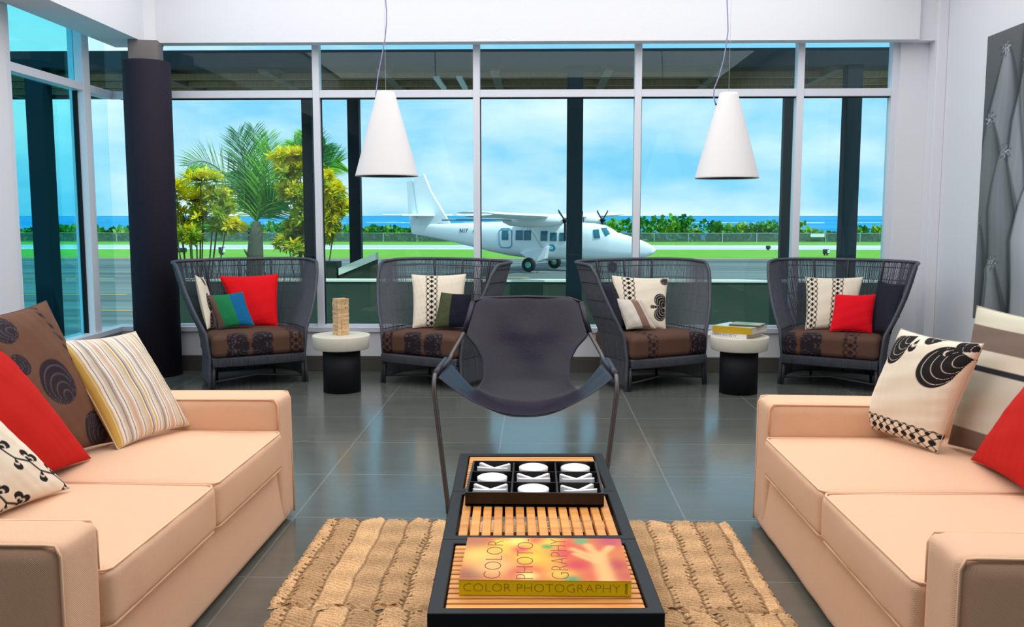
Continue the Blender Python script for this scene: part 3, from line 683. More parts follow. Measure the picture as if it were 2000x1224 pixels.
# ------------------------------------------------------------------ low slatted tables
tr = math.radians(1.65); tdir = Vector((-math.sin(tr), math.cos(tr), 0)); torg = Vector((.0305, 2.213, 0))
def low_table(k, d0, d1, along, label):
    c = torg+tdir*((d0+d1)/2); r = empty('low_slatted_table', c, tr, label, 'coffee table', 'slatted low tables pushed end to end')
    W = .302; hl = (d1-d0)/2-.0015; fw = .040; zt = .40; zb = .345
    f = MB()
    P = lambda a, b: [(-a, -b), (a, -b), (a, b), (-a, b)]
    o_, i_ = P(W, hl), P(W-fw, hl-.034)
    V = [(x, y, z) for z in (zb, zt) for x, y in o_+i_]; Fc = []
    for q in range(4):
        n = (q+1) % 4
        Fc += [(8+q, 8+n, 12+n, 12+q), (n, q, 4+q, 4+n), (q, n, 8+n, 8+q), (4+n, 4+q, 12+q, 12+n)]
    f.add(V, Fc).build('frame', M['tframe'], r, bevel=.004)
    w, l = W-fw-.004, hl-.034-.003
    n = 14
    for i in range(n):
        if along:
            x0 = -w+2*w*i/n; sm_ = MB().box(x0+.003, x0+2*w/n-.0055, -l, l, .372, .396)
        else:
            nn = 14; y0 = -l+2*l*i/nn; sm_ = MB().box(-w, w, y0+.002, y0+2*l/nn-.0055, .372, .396)
        sm_.build('slat', M['slat'], r, bevel=.0035)
    for y in (-l*.6, l*.6) if along else ():
        MB().box(-W+fw, W-fw, y-.02, y+.02, .352, .371).build('crossbar', M['tframe'], r)
    for x in (-.2, .2) if not along else ():
        MB().box(x-.02, x+.02, -hl+.034, hl-.034, .352, .371).build('crossbar', M['tframe'], r)
    for sx in (-1, 1):
        for sy in (-1, 1):
            x0, x1 = sorted((sx*W, sx*(W-.04))); y0, y1 = sorted((sy*hl, sy*(hl-.04)))
            z0 = .0215
            MB().box(x0, x1, y0, y1, z0, zb).build('leg', M['tframe'], r, bevel=.003)
low_table(0, 0, .535, False, 'nearest black-framed low table, carrying the yellow book')
low_table(1, .535, 1.032, True, 'middle black-framed low table with lengthwise slats and wide gaps')
low_table(2, 1.032, 1.565, False, 'farthest black-framed low table, nearest the leather sling chair')

# tic-tac-toe tray and pieces
def tray():
    cx, cy, w, d, z0, h, t = 0, 3.278, .2405, .207, .4005, .046, .008
    r = empty('game_tray', (cx, cy, z0), 0, 'black square noughts-and-crosses tray with nine compartments on the low tables', 'game board')
    m = MB(); m.box(-w, w, -d, d, 0, .006)
    m.box(-w, w, -d, -d+t, 0, h).box(-w, w, d-t, d, 0, h).box(-w, -w+t, -d+t, d-t, 0, h).box(w-t, w, -d+t, d-t, 0, h)
    m.build('box', M['tray'], r)
    dv = MB()
    for k in (-1, 1): dv.box(k*w/3-.003, k*w/3+.003, -d+t, d-t, .006, h-.003)
    for k in (-1, 1):
        for j in (-1, 0, 1): dv.box(j*w*2/3-w/3+.004, j*w*2/3+w/3-.004, k*d/3-.003, k*d/3+.003, .006, h-.003)
    dv.build('dividers', M['tray'], r)
    O = MB().lathe([(0, .014), (.010, .014), (.022, .020), (.036, .034), (.050, .036), (.056, .033), (.055, .020), (.050, .002), (0, .0)][::-1], n=40)
    # cross: two tapered bars, ends tall and the crossing low
    Xm = MB()
    for a in (.50, -.50):
        ca, sa = math.cos(a), math.sin(a); V = []
        for s_, hh, ww in ((-.066, .040, .010), (-.033, .034, .010), (0, .029, .010), (.033, .034, .010), (.066, .040, .010)):
            for (q, z) in ((-ww, 0), (ww, 0), (ww*.8, hh), (-ww*.8, hh)): V.append((s_*ca-q*sa, s_*sa+q*ca, z))
        Fc = [(i*4+k, i*4+(k+1) % 4, (i+1)*4+(k+1) % 4, (i+1)*4+k) for i in range(4) for k in range(4)]+[(3, 2, 1, 0), (16, 17, 18, 19)]
        Xm.add(V, Fc)
    proto = {}
    rows = ['XOX', 'OXX', 'XOO']  # bottom, middle, top
    names = {0: 'front', 1: 'middle', 2: 'back'}; cn = {0: 'left', 1: 'centre', 2: 'right'}
    for j in range(3):
        for i in range(3):
            k = rows[j][i]; p = (cx+(i-1)*w*2/3+(.004 if i == 0 else -.004), cy+(j-1)*d*2/3+.004, z0+.0065)
            nm = 'nought_piece' if k == 'O' else 'cross_piece'
            if k not in proto:
                o = (O if k == 'O' else Xm).build(nm, M['ceramic'], smooth=(k == 'O'), bevel=0 if k == 'O' else .002, loc=p); proto[k] = o
            else:
                o = proto[k].copy(); COL.objects.link(o); o.location = p
            if k == 'X': o.rotation_euler[2] = (i*.09-.06*j)
            tag(o, 'white ceramic %s piece in the %s row, %s compartment of the game tray' % ('ring' if k == 'O' else 'cross', names[j], cn[i]), 'game piece', 'white game pieces in the tray')
tray()

# ------------------------------------------------------------------ books
def book(name, c, rz, w, d, h, z, cover_fn, spine_c, label, group=None, letters=None, nu=60, nv=40, cover_top=None):
    """spine on the -y side; hard covers with a page block between"""
    r = empty(name, (c[0], c[1], z), rz, label, 'book', group)
    cm = mat('cover_'+label[:18], tuple(spine_c[:3])+(1,), .3)
    MB().box(-w, w, -d, d, 0, .003).build('back_cover', cm, r)
    sp = MB().box(-w, w, -d, -d+.004, .003, h-.003).build('spine', cm, r)
    MB().box(-w+.004, w-.004, -d+.004, d-.006, .003, h-.003).build('pages', M['paper'], r)
    top = MB(); U, V = np.meshgrid(np.linspace(0, 1, nu+1), np.linspace(0, 1, nv+1)); U = U.ravel(); V = V.ravel()
    top.v = [(-w+2*w*float(a), -d+2*d*float(b), h) for a, b in zip(U, V)]
    for j in range(nv):
        for i in range(nu): a = j*(nu+1)+i; top.f.append((a, a+1, a+nu+2, a+nu+1))
    nb = len(top.v); top.v += [(-w, -d, h-.003), (w, -d, h-.003), (w, d, h-.003), (-w, d, h-.003)]
    top.f += [(nb+3, nb+2, nb+1, nb), tuple([nb, nb+1]+[i for i in range(nu, -1, -1)]), tuple([nb+2, nb+3]+[nv*(nu+1)+i for i in range(nu+1)])]
    top.f += [tuple([nb+1, nb+2]+[(nu+1)*j+nu for j in range(nv, -1, -1)]), tuple([nb+3, nb]+[(nu+1)*j for j in range(nv+1)])]
    o = top.build('front_cover', M['gloss'], r)
    C = cover_fn(U, V); C = np.vstack([C, np.tile(np.array(spine_c[:3]), (4, 1))]); set_print(o, np.hstack([C, np.ones((len(C), 1))]))
    return r
def fruit(u, v):
    """out-of-focus fruit colours of the cover picture"""
    C = flat(rgb(222, 120, 40))(u, v)
    G = [(.05, .9, .12, (190, 110, 60)), (.05, .12, .10, (150, 70, 40)), (.1, .55, .14, (250, 210, 90)), (.25, .72, .10, (250, 200, 60)), (.2, .3, .14, (240, 190, 110)), (.33, .9, .08, (255, 240, 120)), (.22, .88, .05, (250, 225, 60)),
         (.42, .25, .09, (230, 60, 40)), (.36, .15, .08, (220, 70, 40)), (.40, .10, .06, (255, 230, 120)), (.45, .75, .12, (245, 200, 40)), (.5, .5, .16, (250, 185, 30)), (.4, .5, .08, (255, 205, 30)), (.47, .93, .06, (230, 50, 50)), (.35, .70, .06, (235, 80, 60)),
         (.56, .88, .09, (250, 215, 60)), (.64, .62, .10, (225, 50, 50)), (.66, .86, .08, (235, 80, 50)), (.6, .15, .10, (240, 190, 40)), (.56, .33, .06, (250, 170, 40)), (.74, .92, .05, (60, 180, 120)), (.70, .35, .10, (215, 30, 50)), (.80, .72, .06, (225, 40, 60)), (.93, .93, .10, (200, 60, 90)), (.92, .35, .10, (190, 40, 50)), (.97, .12, .08, (200, 80, 50)),
         (.80, .10, .10, (225, 90, 40)), (.66, .03, .05, (60, 150, 90)), (.52, .78, .04, (90, 160, 80))]
    for x, y, r, c in G:
        w_ = np.exp(-(((u-x)/r)**2+((v-y)/(r*1.5))**2)**1.3); C = mixc(C, rgb(*c)[:3], w_*.95)
    for (x0, y0, x1, y1, r) in ((.86, .02, .84, .55, .055), (.84, .5, .78, .82, .035), (.84, .55, .92, .78, .03), (.84, .5, .68, .72, .028), (.82, .42, .70, .60, .03)):   # blurred hand
        vx, vy = x1-x0, y1-y0; t = np.clip(((u-x0)*vx+(v-y0)*vy)/(vx*vx+vy*vy), 0, 1); d_ = np.hypot(u-x0-t*vx, (v-y0-t*vy)*.7)
        C = mixc(C, rgb(250, 190, 110)[:3], np.exp(-(d_/r)**3)*.9)
    return C
YEL = rgb(255, 240, 4)
bc = (.0285, 2.487); bw, bd, bh = .2285, .160, .042
bk = book('book', bc, 0.0, bw, bd, bh, .3975, fruit, YEL, 'large yellow-spined photography book lying on the nearest low table', nu=120, nv=90)
sl = bk.children
def on(par, body, size, fn, m, **k): return text_mb(body, size, fn, **k).build('lettering', m, par)
cov = [c for c in bk.children if c.name.startswith('front_cover')][0]; spi = [c for c in bk.children if c.name.startswith('spine')][0]
def title(body, size, x0, width, m, par, fn, thin=-.012):
    t = text_mb(body, 1.0, lambda x, y, z: (x, y, z), thin=thin*1.0, depth=.002)
    xs = [p[0] for p in t.v]; a, b_ = min(xs), max(xs); k = width/(b_-a)
    t.v = [fn(x0+(x-a)*k, y*size, z) for x, y, z in t.v]; return t.build('lettering', m, par)
INK = mat('thin_dark_lettering', rgb(146, 126, 20), .4); INK2 = mat('cover_lettering', rgb(120, 40, 10), .4)
title('COLOR PHOTOGRAPHY', .036, -bw+.012, .415, INK, spi, lambda x, y, z: (x, -bd-.0004-z*.1, .010+y*.93), thin=-.028)
title('ASSOULINE', .010, 0, .030, INK, spi, lambda x, y, z: (bw-.010-y, -bd-.0004-z*.1, .006+x), thin=0)
for body, xx, x0, wd, c_ in (('COLOR', -.118, -.150, .285, INK2), ('PHOTO-', -.030, -.150, .300, INK2), ('GRAPHY', .066, -.150, .300, INK2)):
    title(body, .072, x0, wd, c_, cov, lambda x, y, z, xx=xx: (xx-y, x, bh+.0002+z*.1), thin=-.028)

# books on the right side table
def yel_cov(u, v): return mixc(flat(rgb(196, 222, 220))(u, v), rgb(205, 190, 70)[:3], (v < .12)*1.0)
def grn_cov(u, v):
    C = flat(rgb(150, 146, 70))(u, v); C = mixc(C, rgb(60, 120, 80)[:3], np.exp(-(((u-.45)/.15)**2+((v-.5)/.25)**2))); return mixc(C, rgb(200, 190, 110)[:3], np.exp(-(((u-.8)/.12)**2+((v-.6)/.3)**2))*.7)
ba = math.radians(-38)
wb = book('book', (1.585, 7.215), ba-.06, .170, .125, .032, .4555, flat(rgb(232, 232, 228)), rgb(236, 236, 238), 'thick white book at the bottom of the stack on the right side table')
ybk = book('book', (1.625, 7.205), ba, .165, .150, .052, .488, yel_cov, rgb(206, 166, 30), 'mustard-spined book in the middle of the stack on the right side table')
gb = book('book', (1.675, 7.185), ba+.18, .12, .095, .014, .5405, grn_cov, rgb(96, 80, 70), 'thin green-patterned book on top of the stack on the right side table')
spw = [c for c in wb.children if c.name.startswith('spine')][0]
title('HIGH SOCIETY', .028, -.125, .21, M['ink'], spw, lambda x, y, z: (x, -.1254-z*.1, .0075+y*.8), thin=-.004)

# ------------------------------------------------------------------ side tables and block tower
def side_table(c, label):
    r = empty('side_table', (c[0], c[1], 0), 0, label, 'side table', 'round stone-topped side tables')
    MB().lathe([(0, 0), (.149, 0), (.149, .345), (0, .345)], n=64).build('pedestal', M['blackcyl'], r)
    MB().lathe([(0, .3455), (.214, .3455), (.2195, .351), (.2295, .448), (.226, .4545), (0, .4545)], n=64).build('tabletop', M['stone'], r)
    for ch in r.children:
        for p in ch.data.polygons: p.use_smooth = abs(p.normal.z) < .5
    return r
side_table((-1.548, 7.19), 'round side table with stone top and black drum, carrying the wooden block tower')
side_table((1.622, 7.21), 'round side table with stone top and black drum, carrying the stacked books')
blk = None; TA = math.radians(38)
for lv in range(18):
    for k in range(3):
        s = .0325; off = (k-1)*s; a = TA+(lv % 2)*PI/2
        p = (-1.548+off*-math.sin(a)+random.uniform(-.003, .003), 7.19+off*math.cos(a)+random.uniform(-.003, .003), .4552+lv*.0162)
        if blk is None: o = blk = MB().box(-.0485, .0485, -.0155, .0155, 0, .0158).build('wooden_block', M['block'], bevel=.0012)
        else: o = blk.copy(); COL.objects.link(o)
        o.location = p; o.rotation_euler[2] = a+random.uniform(-.02, .02)
        lvl = 'top' if lv == 17 else 'bottom' if lv == 0 else None
        tag(o, 'small pale wooden block in the stacked tower on the left side table', 'block', 'wooden blocks of the tower')

# ------------------------------------------------------------------ pendant lamps
def pendant(x, y, zb, zt, rb, rt, label, cordpts):
    r = empty('pendant_lamp', (x, y, zb), 0, label, 'lamp', 'white cone pendant lamps')
    h = zt-zb
    MB().lathe([(rb-.003, .004), (rb, 0), (rb+.002, .002), (rb, .012), (rt+.004, h-.02), (rt, h-.004), (rt-.006, h), (0, h), (0, h-.004), (rt-.010, h-.006), (rb-.006, .012), (rb-.003, .004)], n=72).build('shade', M['shade'], r, smooth=True)
    MB().tube([(x_-x, 0, z_-zb) for x_, z_ in cordpts], .0042, 6).build('cord', M['cord'], r, smooth=True)
    MB().tube([(0, 0, h-.002), (0, 0, CEIL-zb)], .0011, 5).build('suspension_wire', M['wire'], r)
    MB().lathe([(0, CEIL-zb-.03), (.05, CEIL-zb-.028), (.055, CEIL-zb), (0, CEIL-zb)], n=24).build('ceiling_cup', M['shade'], r, smooth=True)
    MB().tube([(cordpts[0][0]-x-.004, -.004, cordpts[0][1]-zb), (cordpts[0][0]-x+.014, .0, cordpts[0][1]-zb+.002)], .006, 8).build('cord_grommet', M['blackcyl'], r)
def cordpath(pts, Y): return [(at(px, py, Y).x, at(px, py, Y).z) for px, py in pts]
pendant(-1.067, 6.6, 1.681, 2.276, .224, .064, 'white cone pendant lamp hanging in front of the tail of the aircraft', cordpath([(735, 198), (734, 185), (738, 150), (746, 108), (752, 75), (755, 45), (755, 20), (753, 0), (751, -60), (752, -120)], 6.6))
pendant(1.364, 6.6, 1.664, 2.262, .223, .064, 'white cone pendant lamp hanging at the right, before the empty sky', cordpath([(1398, 204), (1394, 190), (1395, 172), (1404, 150), (1413, 118), (1418, 90), (1422, 60), (1421, 25), (1420, 0), (1418, -60), (1419, -120)], 6.6))

# ------------------------------------------------------------------ wall picture
def art_fn(u, v):
    """grey close-up of tapering plant spears with frayed tips (u across, v up)"""
    def g(x): l = lin(x); return (l*.92, l*.99, l*1.06)
    C = flat(g(60))(u, v); C = mixc(C, g(130), np.clip(v-.45, 0, 1)*.8)
    sp = [(.16, .95, .10, 150), (.34, .90, .10, 165), (.66, 1.12, .16, 150), (.06, .72, .10, 120), (.50, 1.25, .16, 128), (.92, 1.2, .14, 140), (.20, .60, .10, 135), (.44, .50, .14, 190), (.80, .42, .2, 170), (1.05, .58, .2, 160), (.14, .22, .14, 150), (-.02, .36, .1, 120), (.66, .10, .16, 90), (1.0, .12, .3, 160), (.35, -.02, .16, 110)]
    for i, (x, tip, w_, l) in enumerate(sp):
        t = np.clip((tip-v)/.55, 0, 1.6); half = w_*np.clip(t*2.6, 0, 1)**.6*(1+.15*np.sin(t*3)); a = (u-x-.02*np.sin(v*9+i))/np.maximum(half, 1e-4)
        ins = np.clip((1-np.abs(a))*14, 0, 1)*(v < tip); shade = np.clip(1-np.abs(a+.25)**2.2*.75, 0, 1)
        col = np.array(g(l))[None]*(.16+.84*shade*(1-.42*np.clip(t-.2, 0, 1)))[:, None]*(1+.035*np.sin(a*15+i)+.05*np.sin(v*23+i*3+a*2))[:, None]
        C = C*(1-ins[:, None])+col*ins[:, None]
        C = mixc(C, g(26), np.clip(1-np.abs(np.abs(a)-1.08)/.16, 0, 1)*(v < tip)*.75)
        dx, dy = (u-x)/.055, (v-tip+.012)/.030; rad = np.hypot(dx, dy); an = np.arctan2(dy, dx); lim = .62+.38*np.sin(an*7+i*2)
        C = mixc(C, g(40), np.clip((lim+.1-rad)*5, 0, 1)*.7); C = mixc(C, g(205), np.clip((lim-.12-rad)*5, 0, 1)*(.5+.5*np.sin(an*13+rad*7+i))*.9)
    return np.clip(C, 0, 1)
AY0, AY1, AZ0, AZ1 = 5.45, 7.22, .60, 2.755
ar = empty('wall_picture', (RX, (AY0+AY1)/2, AZ0), 0, 'huge unframed grey photograph of plant spears on the right wall', 'picture')
nu, nv = 150, 260; U, V = np.meshgrid(np.linspace(0, 1, nu+1), np.linspace(0, 1, nv+1)); U = U.ravel(); V = V.ravel()
pm = MB(); pm.v = [(-.035, (AY1-AY0)/2-(AY1-AY0)*float(a), (AZ1-AZ0)*float(b)) for a, b in zip(U, V)]
for j in range(nv):
    for i in range(nu): a = j*(nu+1)+i; pm.f.append((a, a+1, a+nu+2, a+nu+1))
po = pm.build('print', M['print'], ar); set_print(po, np.hstack([art_fn(U, V), np.ones((len(U), 1))]))
MB().box(-.0345, -.001, -(AY1-AY0)/2, (AY1-AY0)/2, 0, AZ1-AZ0).build('stretcher_box', mat('canvas_edge', rgb(60, 64, 70), .7), ar)

# ------------------------------------------------------------------ jute rugs
def jute():
    m, nt, b = new_mat('jute'); N = nt.nodes.new; L = nt.links.new
    at_ = N('ShaderNodeAttribute'); at_.attribute_name = 'print'
    tc = N('ShaderNodeTexCoord'); nz = N('ShaderNodeTexNoise'); nz.inputs['Scale'].default_value = 140; nz.inputs['Detail'].default_value = 4; L(tc.outputs['Object'], nz.inputs['Vector'])
    cr = N('ShaderNodeValToRGB'); L(nz.outputs['Fac'], cr.inputs[0]); cr.color_ramp.elements[0].color = (.72, .66, .6, 1); cr.color_ramp.elements[0].position = .3; cr.color_ramp.elements[1].position = .7
    cr.color_ramp.elements[1].color = (1.15, 1.1, 1.05, 1)
    mx = N('ShaderNodeMix'); mx.data_type = 'RGBA'; mx.blend_type = 'MULTIPLY'; mx.inputs[0].default_value = 1; L(at_.outputs['Color'], mx.inputs[6]); L(cr.outputs[0], mx.inputs[7])
    L(mx.outputs[2], b.inputs['Base Color']); b.inputs['Roughness'].default_value = .95; b.inputs['Specular IOR Level'].default_value = .1
    bp = N('ShaderNodeBump'); bp.inputs['Strength'].default_value = .7; bp.inputs['Distance'].default_value = .006; L(nz.outputs['Fac'], bp.inputs['Height']); L(bp.outputs[0], b.inputs['Normal'])
    return m
M['jute'] = jute()
def rug(x0, x1, y0, y1, seed, label):
    r = np.random.default_rng(seed); cx, cy = (x0+x1)/2, (y0+y1)/2
    nu, nv = 520, 300; U, V = np.meshgrid(np.linspace(0, 1, nu+1), np.linspace(0, 1, nv+1)); U = U.ravel(); V = V.ravel()
    X = (U-.5)*(x1-x0); Y = (V-.5)*(y1-y0)
    wob = .005*np.sin(Y*7+seed)+.003*np.sin(Y*23+seed*2)
    nb = 17; xs = (X+wob)/((x1-x0)/nb); cell = np.floor(xs); fx = xs-cell         # braids run towards the camera
    jit = np.sin(cell*12.9+seed)*43; yy = Y/.021+jit+.35*np.sin(Y*31+cell)
    side = np.where(fx < .5, -1, 1); q = np.abs(fx-.5)*2                       # 0 at braid centre, 1 at its edge
    ch = (yy+side*q*.9*1.4) % 1-.5                                              # slanted plaits
    ridge = np.clip(1-(np.abs(ch)*2)**2.2, 0, 1)*(1-q**4*.75)
    hgt = .006+.013*ridge*(1-q**6*.6)+.002*np.sin(X*70+Y*11)
    seamv = ((np.abs(q-1) < .16) | (np.abs(q) < .04))
    cord = (np.abs(((Y/.036+jit*1.7) % 1)-.5) < .13)*(q > .62)*(np.sin(cell*5+seed) > -.5)
    fr = .008*np.sin(U*nu*.11)+.006*np.sin(X*37+1)
    Y2 = Y+np.where(V > .98, fr, 0)+np.where(V < .02, fr, 0); X2 = X+np.where((U < .006) | (U > .994), .006*np.sin(Y*80), 0)
    edge = np.minimum(np.minimum(U, 1-U)*(x1-x0), np.minimum(V, 1-V)*(y1-y0)); hgt *= np.clip(edge/.012, .15, 1)
    m = MB(); m.v = [(float(a), float(b), float(c)) for a, b, c in zip(X2, Y2, hgt)]
    for j in range(nv):
        for i in range(nu): a = j*(nu+1)+i; m.f.append((a, a+1, a+nu+2, a+nu+1))
    o = m.build('jute_rug', M['jute'], smooth=True, loc=(cx, cy, .001))
    base = np.array(rgb(238, 202, 158)[:3]); dk = np.array(rgb(112, 80, 50)[:3]); C = np.tile(base[None], (len(U), 1))
    tint = .86+.18*np.sin(cell*3.7+seed)+.10*np.sin(yy*.7+cell); C = C*np.clip(tint, .7, 1.15)[:, None]
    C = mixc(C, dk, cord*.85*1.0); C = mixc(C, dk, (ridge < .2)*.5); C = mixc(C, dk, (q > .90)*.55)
    set_print(o, np.hstack([np.clip(C, 0, 1), np.ones((len(C), 1))])); return tag(o, label, 'rug')
rug(-.955, .885, 3.105, 4.055, 3, 'braided natural jute rug under the low tables, the farther one')
rug(-.925, .90, 2.13, 3.095, 8, 'braided natural jute rug under the nearest low table, nearer the camera')

# ------------------------------------------------------------------ outside: ground, sea
GZ = -1.7
struct(MB().box(-150, 150, 8.4, 67.5, GZ-.1, GZ).build('tarmac_ground', M['tarmac']))
struct(MB().box(-150, 150, 67.5, 84, GZ-.1, GZ+.01).build('grass_ground', M['grass']))
struct(MB().box(-150, 150, 84, 97.5, GZ-.1, GZ).build('taxiway_ground', mat('taxiway', rgb(176, 186, 184), .9, var=.15, scale=.1, stretch=(.2, 4, 1))))
struct(MB().box(-150, 150, 97.5, 122, GZ-.1, GZ+.01).build('grass_ground', M['grass']))
struct(MB().box(-9000, 9000, 122, 26000, -6, -5.5).build('sea_ground', M['sea']))
wl = mat('white_line', rgb(235, 240, 235), .8); yl = mat('yellow_line', rgb(226, 176, 60), .8)
def pline(x0, x1, y, w_, m, lab): tag(MB().box(x0, x1, y-w_/2, y+w_/2, GZ+.002, GZ+.012).build('painted_line', m), lab, 'ground marking')
pline(-120, 120, 66.4, .5, yl, 'orange-yellow edge line painted along the apron before the grass')
pline(-120, 120, 85.6, .5, wl, 'white line along the near edge of the taxiway')
pline(4, 120, 92, 1.6, wl, 'broad white marking on the taxiway at the right')
for i, (px, pxx, py, nm) in enumerate(((25, 145, 543, 'uppermost'), (25, 150, 575, 'middle'), (175, 235, 606, 'lowest'))):
    dd = _fw+_rt*((px-1000)/F)+_up*((612-py)/F); k = (GZ-CH)/dd.z; y = dd.y*k
    d2 = _fw+_rt*((pxx-1000)/F)+_up*((612-py)/F); pline(dd.x*k, d2.x*k+2, y, .14, yl, '%s thin yellow line on the apron seen through the left side window' % nm)
for (x, y, nm) in ((-4.5, 46, 'farther'), (-.5, 40, 'nearer')): pline(x, x+4.2, y, .22, yl, '%s short yellow dash on the apron by the aircraft wheels' % nm)
# surf on the reef
sf = MB()
for k in range(26):
    x = -260+k*26+random.uniform(-8, 8); y = 900+random.uniform(-60, 60); sf.box(x, x+random.uniform(12, 34), y, y+6, -5.5, -5.2)
tag(sf.build('surf', mat('surf_foam', rgb(245, 250, 250), .9)), 'thin white surf lines on the sea near the horizon', 'surf', kind='stuff')

# ------------------------------------------------------------------ outside: parapet, ramp, pergola
par = mat('green_parapet', rgb(44, 62, 46), .85, var=.12, scale=5); cap = mat('pale_coping', rgb(222, 230, 214), .6)
pr = empty('parapet_wall', (0, 10.5, GZ), 0, 'low dark green terrace wall with a thin pale coping outside the window', 'wall')
MB().box(-4.2, 6, 0, .2, 0, .64-GZ).build('wall_body', par, pr); MB().box(-4.2, 6, -.012, .212, .64-GZ, .662-GZ).build('coping', cap, pr)
rp = empty('ramp_wall', (-2.3, 10.9, GZ), 0, 'sloping pale-capped ramp wall beyond the terrace, with a square green pier', 'wall')
p0 = at(663, 537, 10.95); p1 = at(735, 507, 10.95)
MB().box(at(622, 513, 11.05).x+2.3, at(662, 513, 11.05).x+2.3, -.0, .3, 0, at(662, 512, 10.9).z-GZ).build('pier', par, rp)
MB().prism([(p0.x, GZ), (p1.x, GZ), (p1.x, p1.z), (p0.x, p0.z)], lambda p, s: (p[0]+2.3, .02+s*.15, p[1]-GZ)).build('ramp_side', par, rp)
MB().prism([(p0.x, p0.z), (p1.x, p1.z), (p1.x, p1.z+.085), (p0.x, p0.z+.085)], lambda p, s: (p[0]+2.3, .0+s*.19, p[1]-GZ)).build('ramp_coping', cap, rp)
pg = empty('pergola', (0, 10.1, GZ), 0, 'dark steel pergola with cane panels and posts outside the windows', 'pergola')
def PB(name, x0, x1, y0, y1, z0, z1, m, bev=0): return MB().box(x0, x1, y0-10.1, y1-10.1, z0-GZ, z1-GZ).build(name, m, pg, bevel=bev)
PZ = 3.0
PB('fascia_beam', -9, 6.5, 10.0, 10.16, PZ, 3.175, M['black_post'])
PB('back_beam', -9, 6.5, 12.55, 12.7, PZ, 3.16, M['black_post'])
cane = mat('cane_panel', rgb(150, 122, 84), .9, var=.5, scale=9, bump=.5, stretch=(8, 1, 1)); raf = mat('rafter_paint', rgb(112, 104, 88), .7)
xs = [-8.2, -6.9, -5.6, -4.3, -3.0, -1.7, -.45, .8, 2.05, 3.3, 4.6, 5.9]
for x in xs: PB('rafter', x-.05, x+.05, 10.16, 12.55, PZ-.03, PZ+.12, raf)
for y in (10.7, 11.3, 11.9): PB('cross_batten', -9, 6.5, y-.035, y+.035, PZ-.035, PZ+.03, cane)
for a, b_ in zip(xs[:-1], xs[1:]): PB('roof_panel', a+.05, b_-.05, 10.17, 12.54, PZ+.07, PZ+.10, mat('dark_mesh_panel', rgb(58, 52, 44), .9, var=.5, scale=30))
for (x, y, w_) in ((-5.47, 10.1, .20), (.43, 10.1, .17), (3.41, 10.1, .165), (-2.99, 12.1, .135), (-2.38, 12.1, .15), (3.27, 12.1, .12), (-7.6, 12.1, .14)):
    PB('post', x-w_/2, x+w_/2, y-w_/2, y+w_/2, GZ, PZ, M['black_post'], .006)
for x in (-1.12, -.86):
    o = MB().box(-.035, .035, -.45, .45, -.03, 0).build('tube_light', mat('tube_cover', rgb(225, 235, 235), .4), loc=(x, 10.9, PZ-.035), bevel=.008)
    tag(o, '%s of two slim white tube lights under the pergola roof' % ('left' if x < -1.0 else 'right'), 'light fixture', 'tube lights under the pergola')

# ------------------------------------------------------------------ fence, hedge, markers
fm, nt, b = new_mat('chain_link'); N = nt.nodes.new; L = nt.links.new
b.inputs['Base Color'].default_value = rgb(90, 110, 110); b.inputs['Alpha'].default_value = .45; b.inputs['Roughness'].default_value = .6
fe = empty('chain_link_fence', (0, 108, GZ), 0, 'long chain-link fence along the far edge of the airfield', 'fence')
MB().box(-110, 110, -.01, .01, .02, 1.05).build('wire_mesh', fm, fe)
MB().box(-110, 110, -.04, .04, 1.03, 1.09).build('top_rail', mat('fence_rail', rgb(150, 165, 165), .6), fe)
for k in range(56): MB().box(-.05, .05, -.05, .05, 0, 1.1).build('post', mat('fence_post', rgb(150, 165, 165), .6), fe, loc=(-110+k*4, 0, 0))
tag(MB().box(-.8, .8, -.05, .05, .62, 1.0).build('warning_sign', mat('blank_sign', rgb(220, 230, 230), .6), loc=(at(1596, 465, 107.8).x, 107.7, GZ)), 'small pale sign hung on the far fence at the right', 'sign')
def leaf_cloud(m, c, rad, n, size, rs, flatz=1.0, up=.0, narrow=.3):
    for _ in range(n):
        d = Vector((rs.gauss(0, 1), rs.gauss(0, 1), rs.gauss(0, 1))).normalized(); k = rs.random()**.4
        p = Vector(c)+Vector((d.x*rad[0], d.y*rad[1], d.z*rad[2]*flatz))*k
        a = (d+Vector((rs.uniform(-.7, .7), rs.uniform(-.7, .7), rs.uniform(-.4, .8)+up))).normalized(); s = size*rs.uniform(.6, 1.3)
        b_ = a.cross(Vector((rs.uniform(-1, 1), rs.uniform(-1, 1), rs.uniform(-1, 1)))).normalized()*s*narrow
        t = a.cross(b_).normalized()*s*.12
        m.add([p, p+a*s*.5+b_+t, p+a*s, p+a*s*.5-b_+t], [(0, 1, 2, 3)])
def hedge_mat():
    m, nt, b = new_mat('hedge_leaves'); N = nt.nodes.new; L = nt.links.new
    tc = N('ShaderNodeTexCoord'); nz = N('ShaderNodeTexNoise'); nz.inputs['Scale'].default_value = .35; nz.inputs['Detail'].default_value = 6; L(tc.outputs['Object'], nz.inputs['Vector'])
    cr = N('ShaderNodeValToRGB'); L(nz.outputs['Fac'], cr.inputs[0]); e = cr.color_ramp.elements
    e[0].color = rgb(26, 84, 20); e[0].position = .35; e[1].color = rgb(140, 170, 40); e[1].position = .68; k = e.new(.5); k.color = rgb(60, 150, 30)
    L(cr.outputs[0], b.inputs['Base Color']); b.inputs['Roughness'].default_value = .8; return m
hm = MB(); rs = random.Random(5)
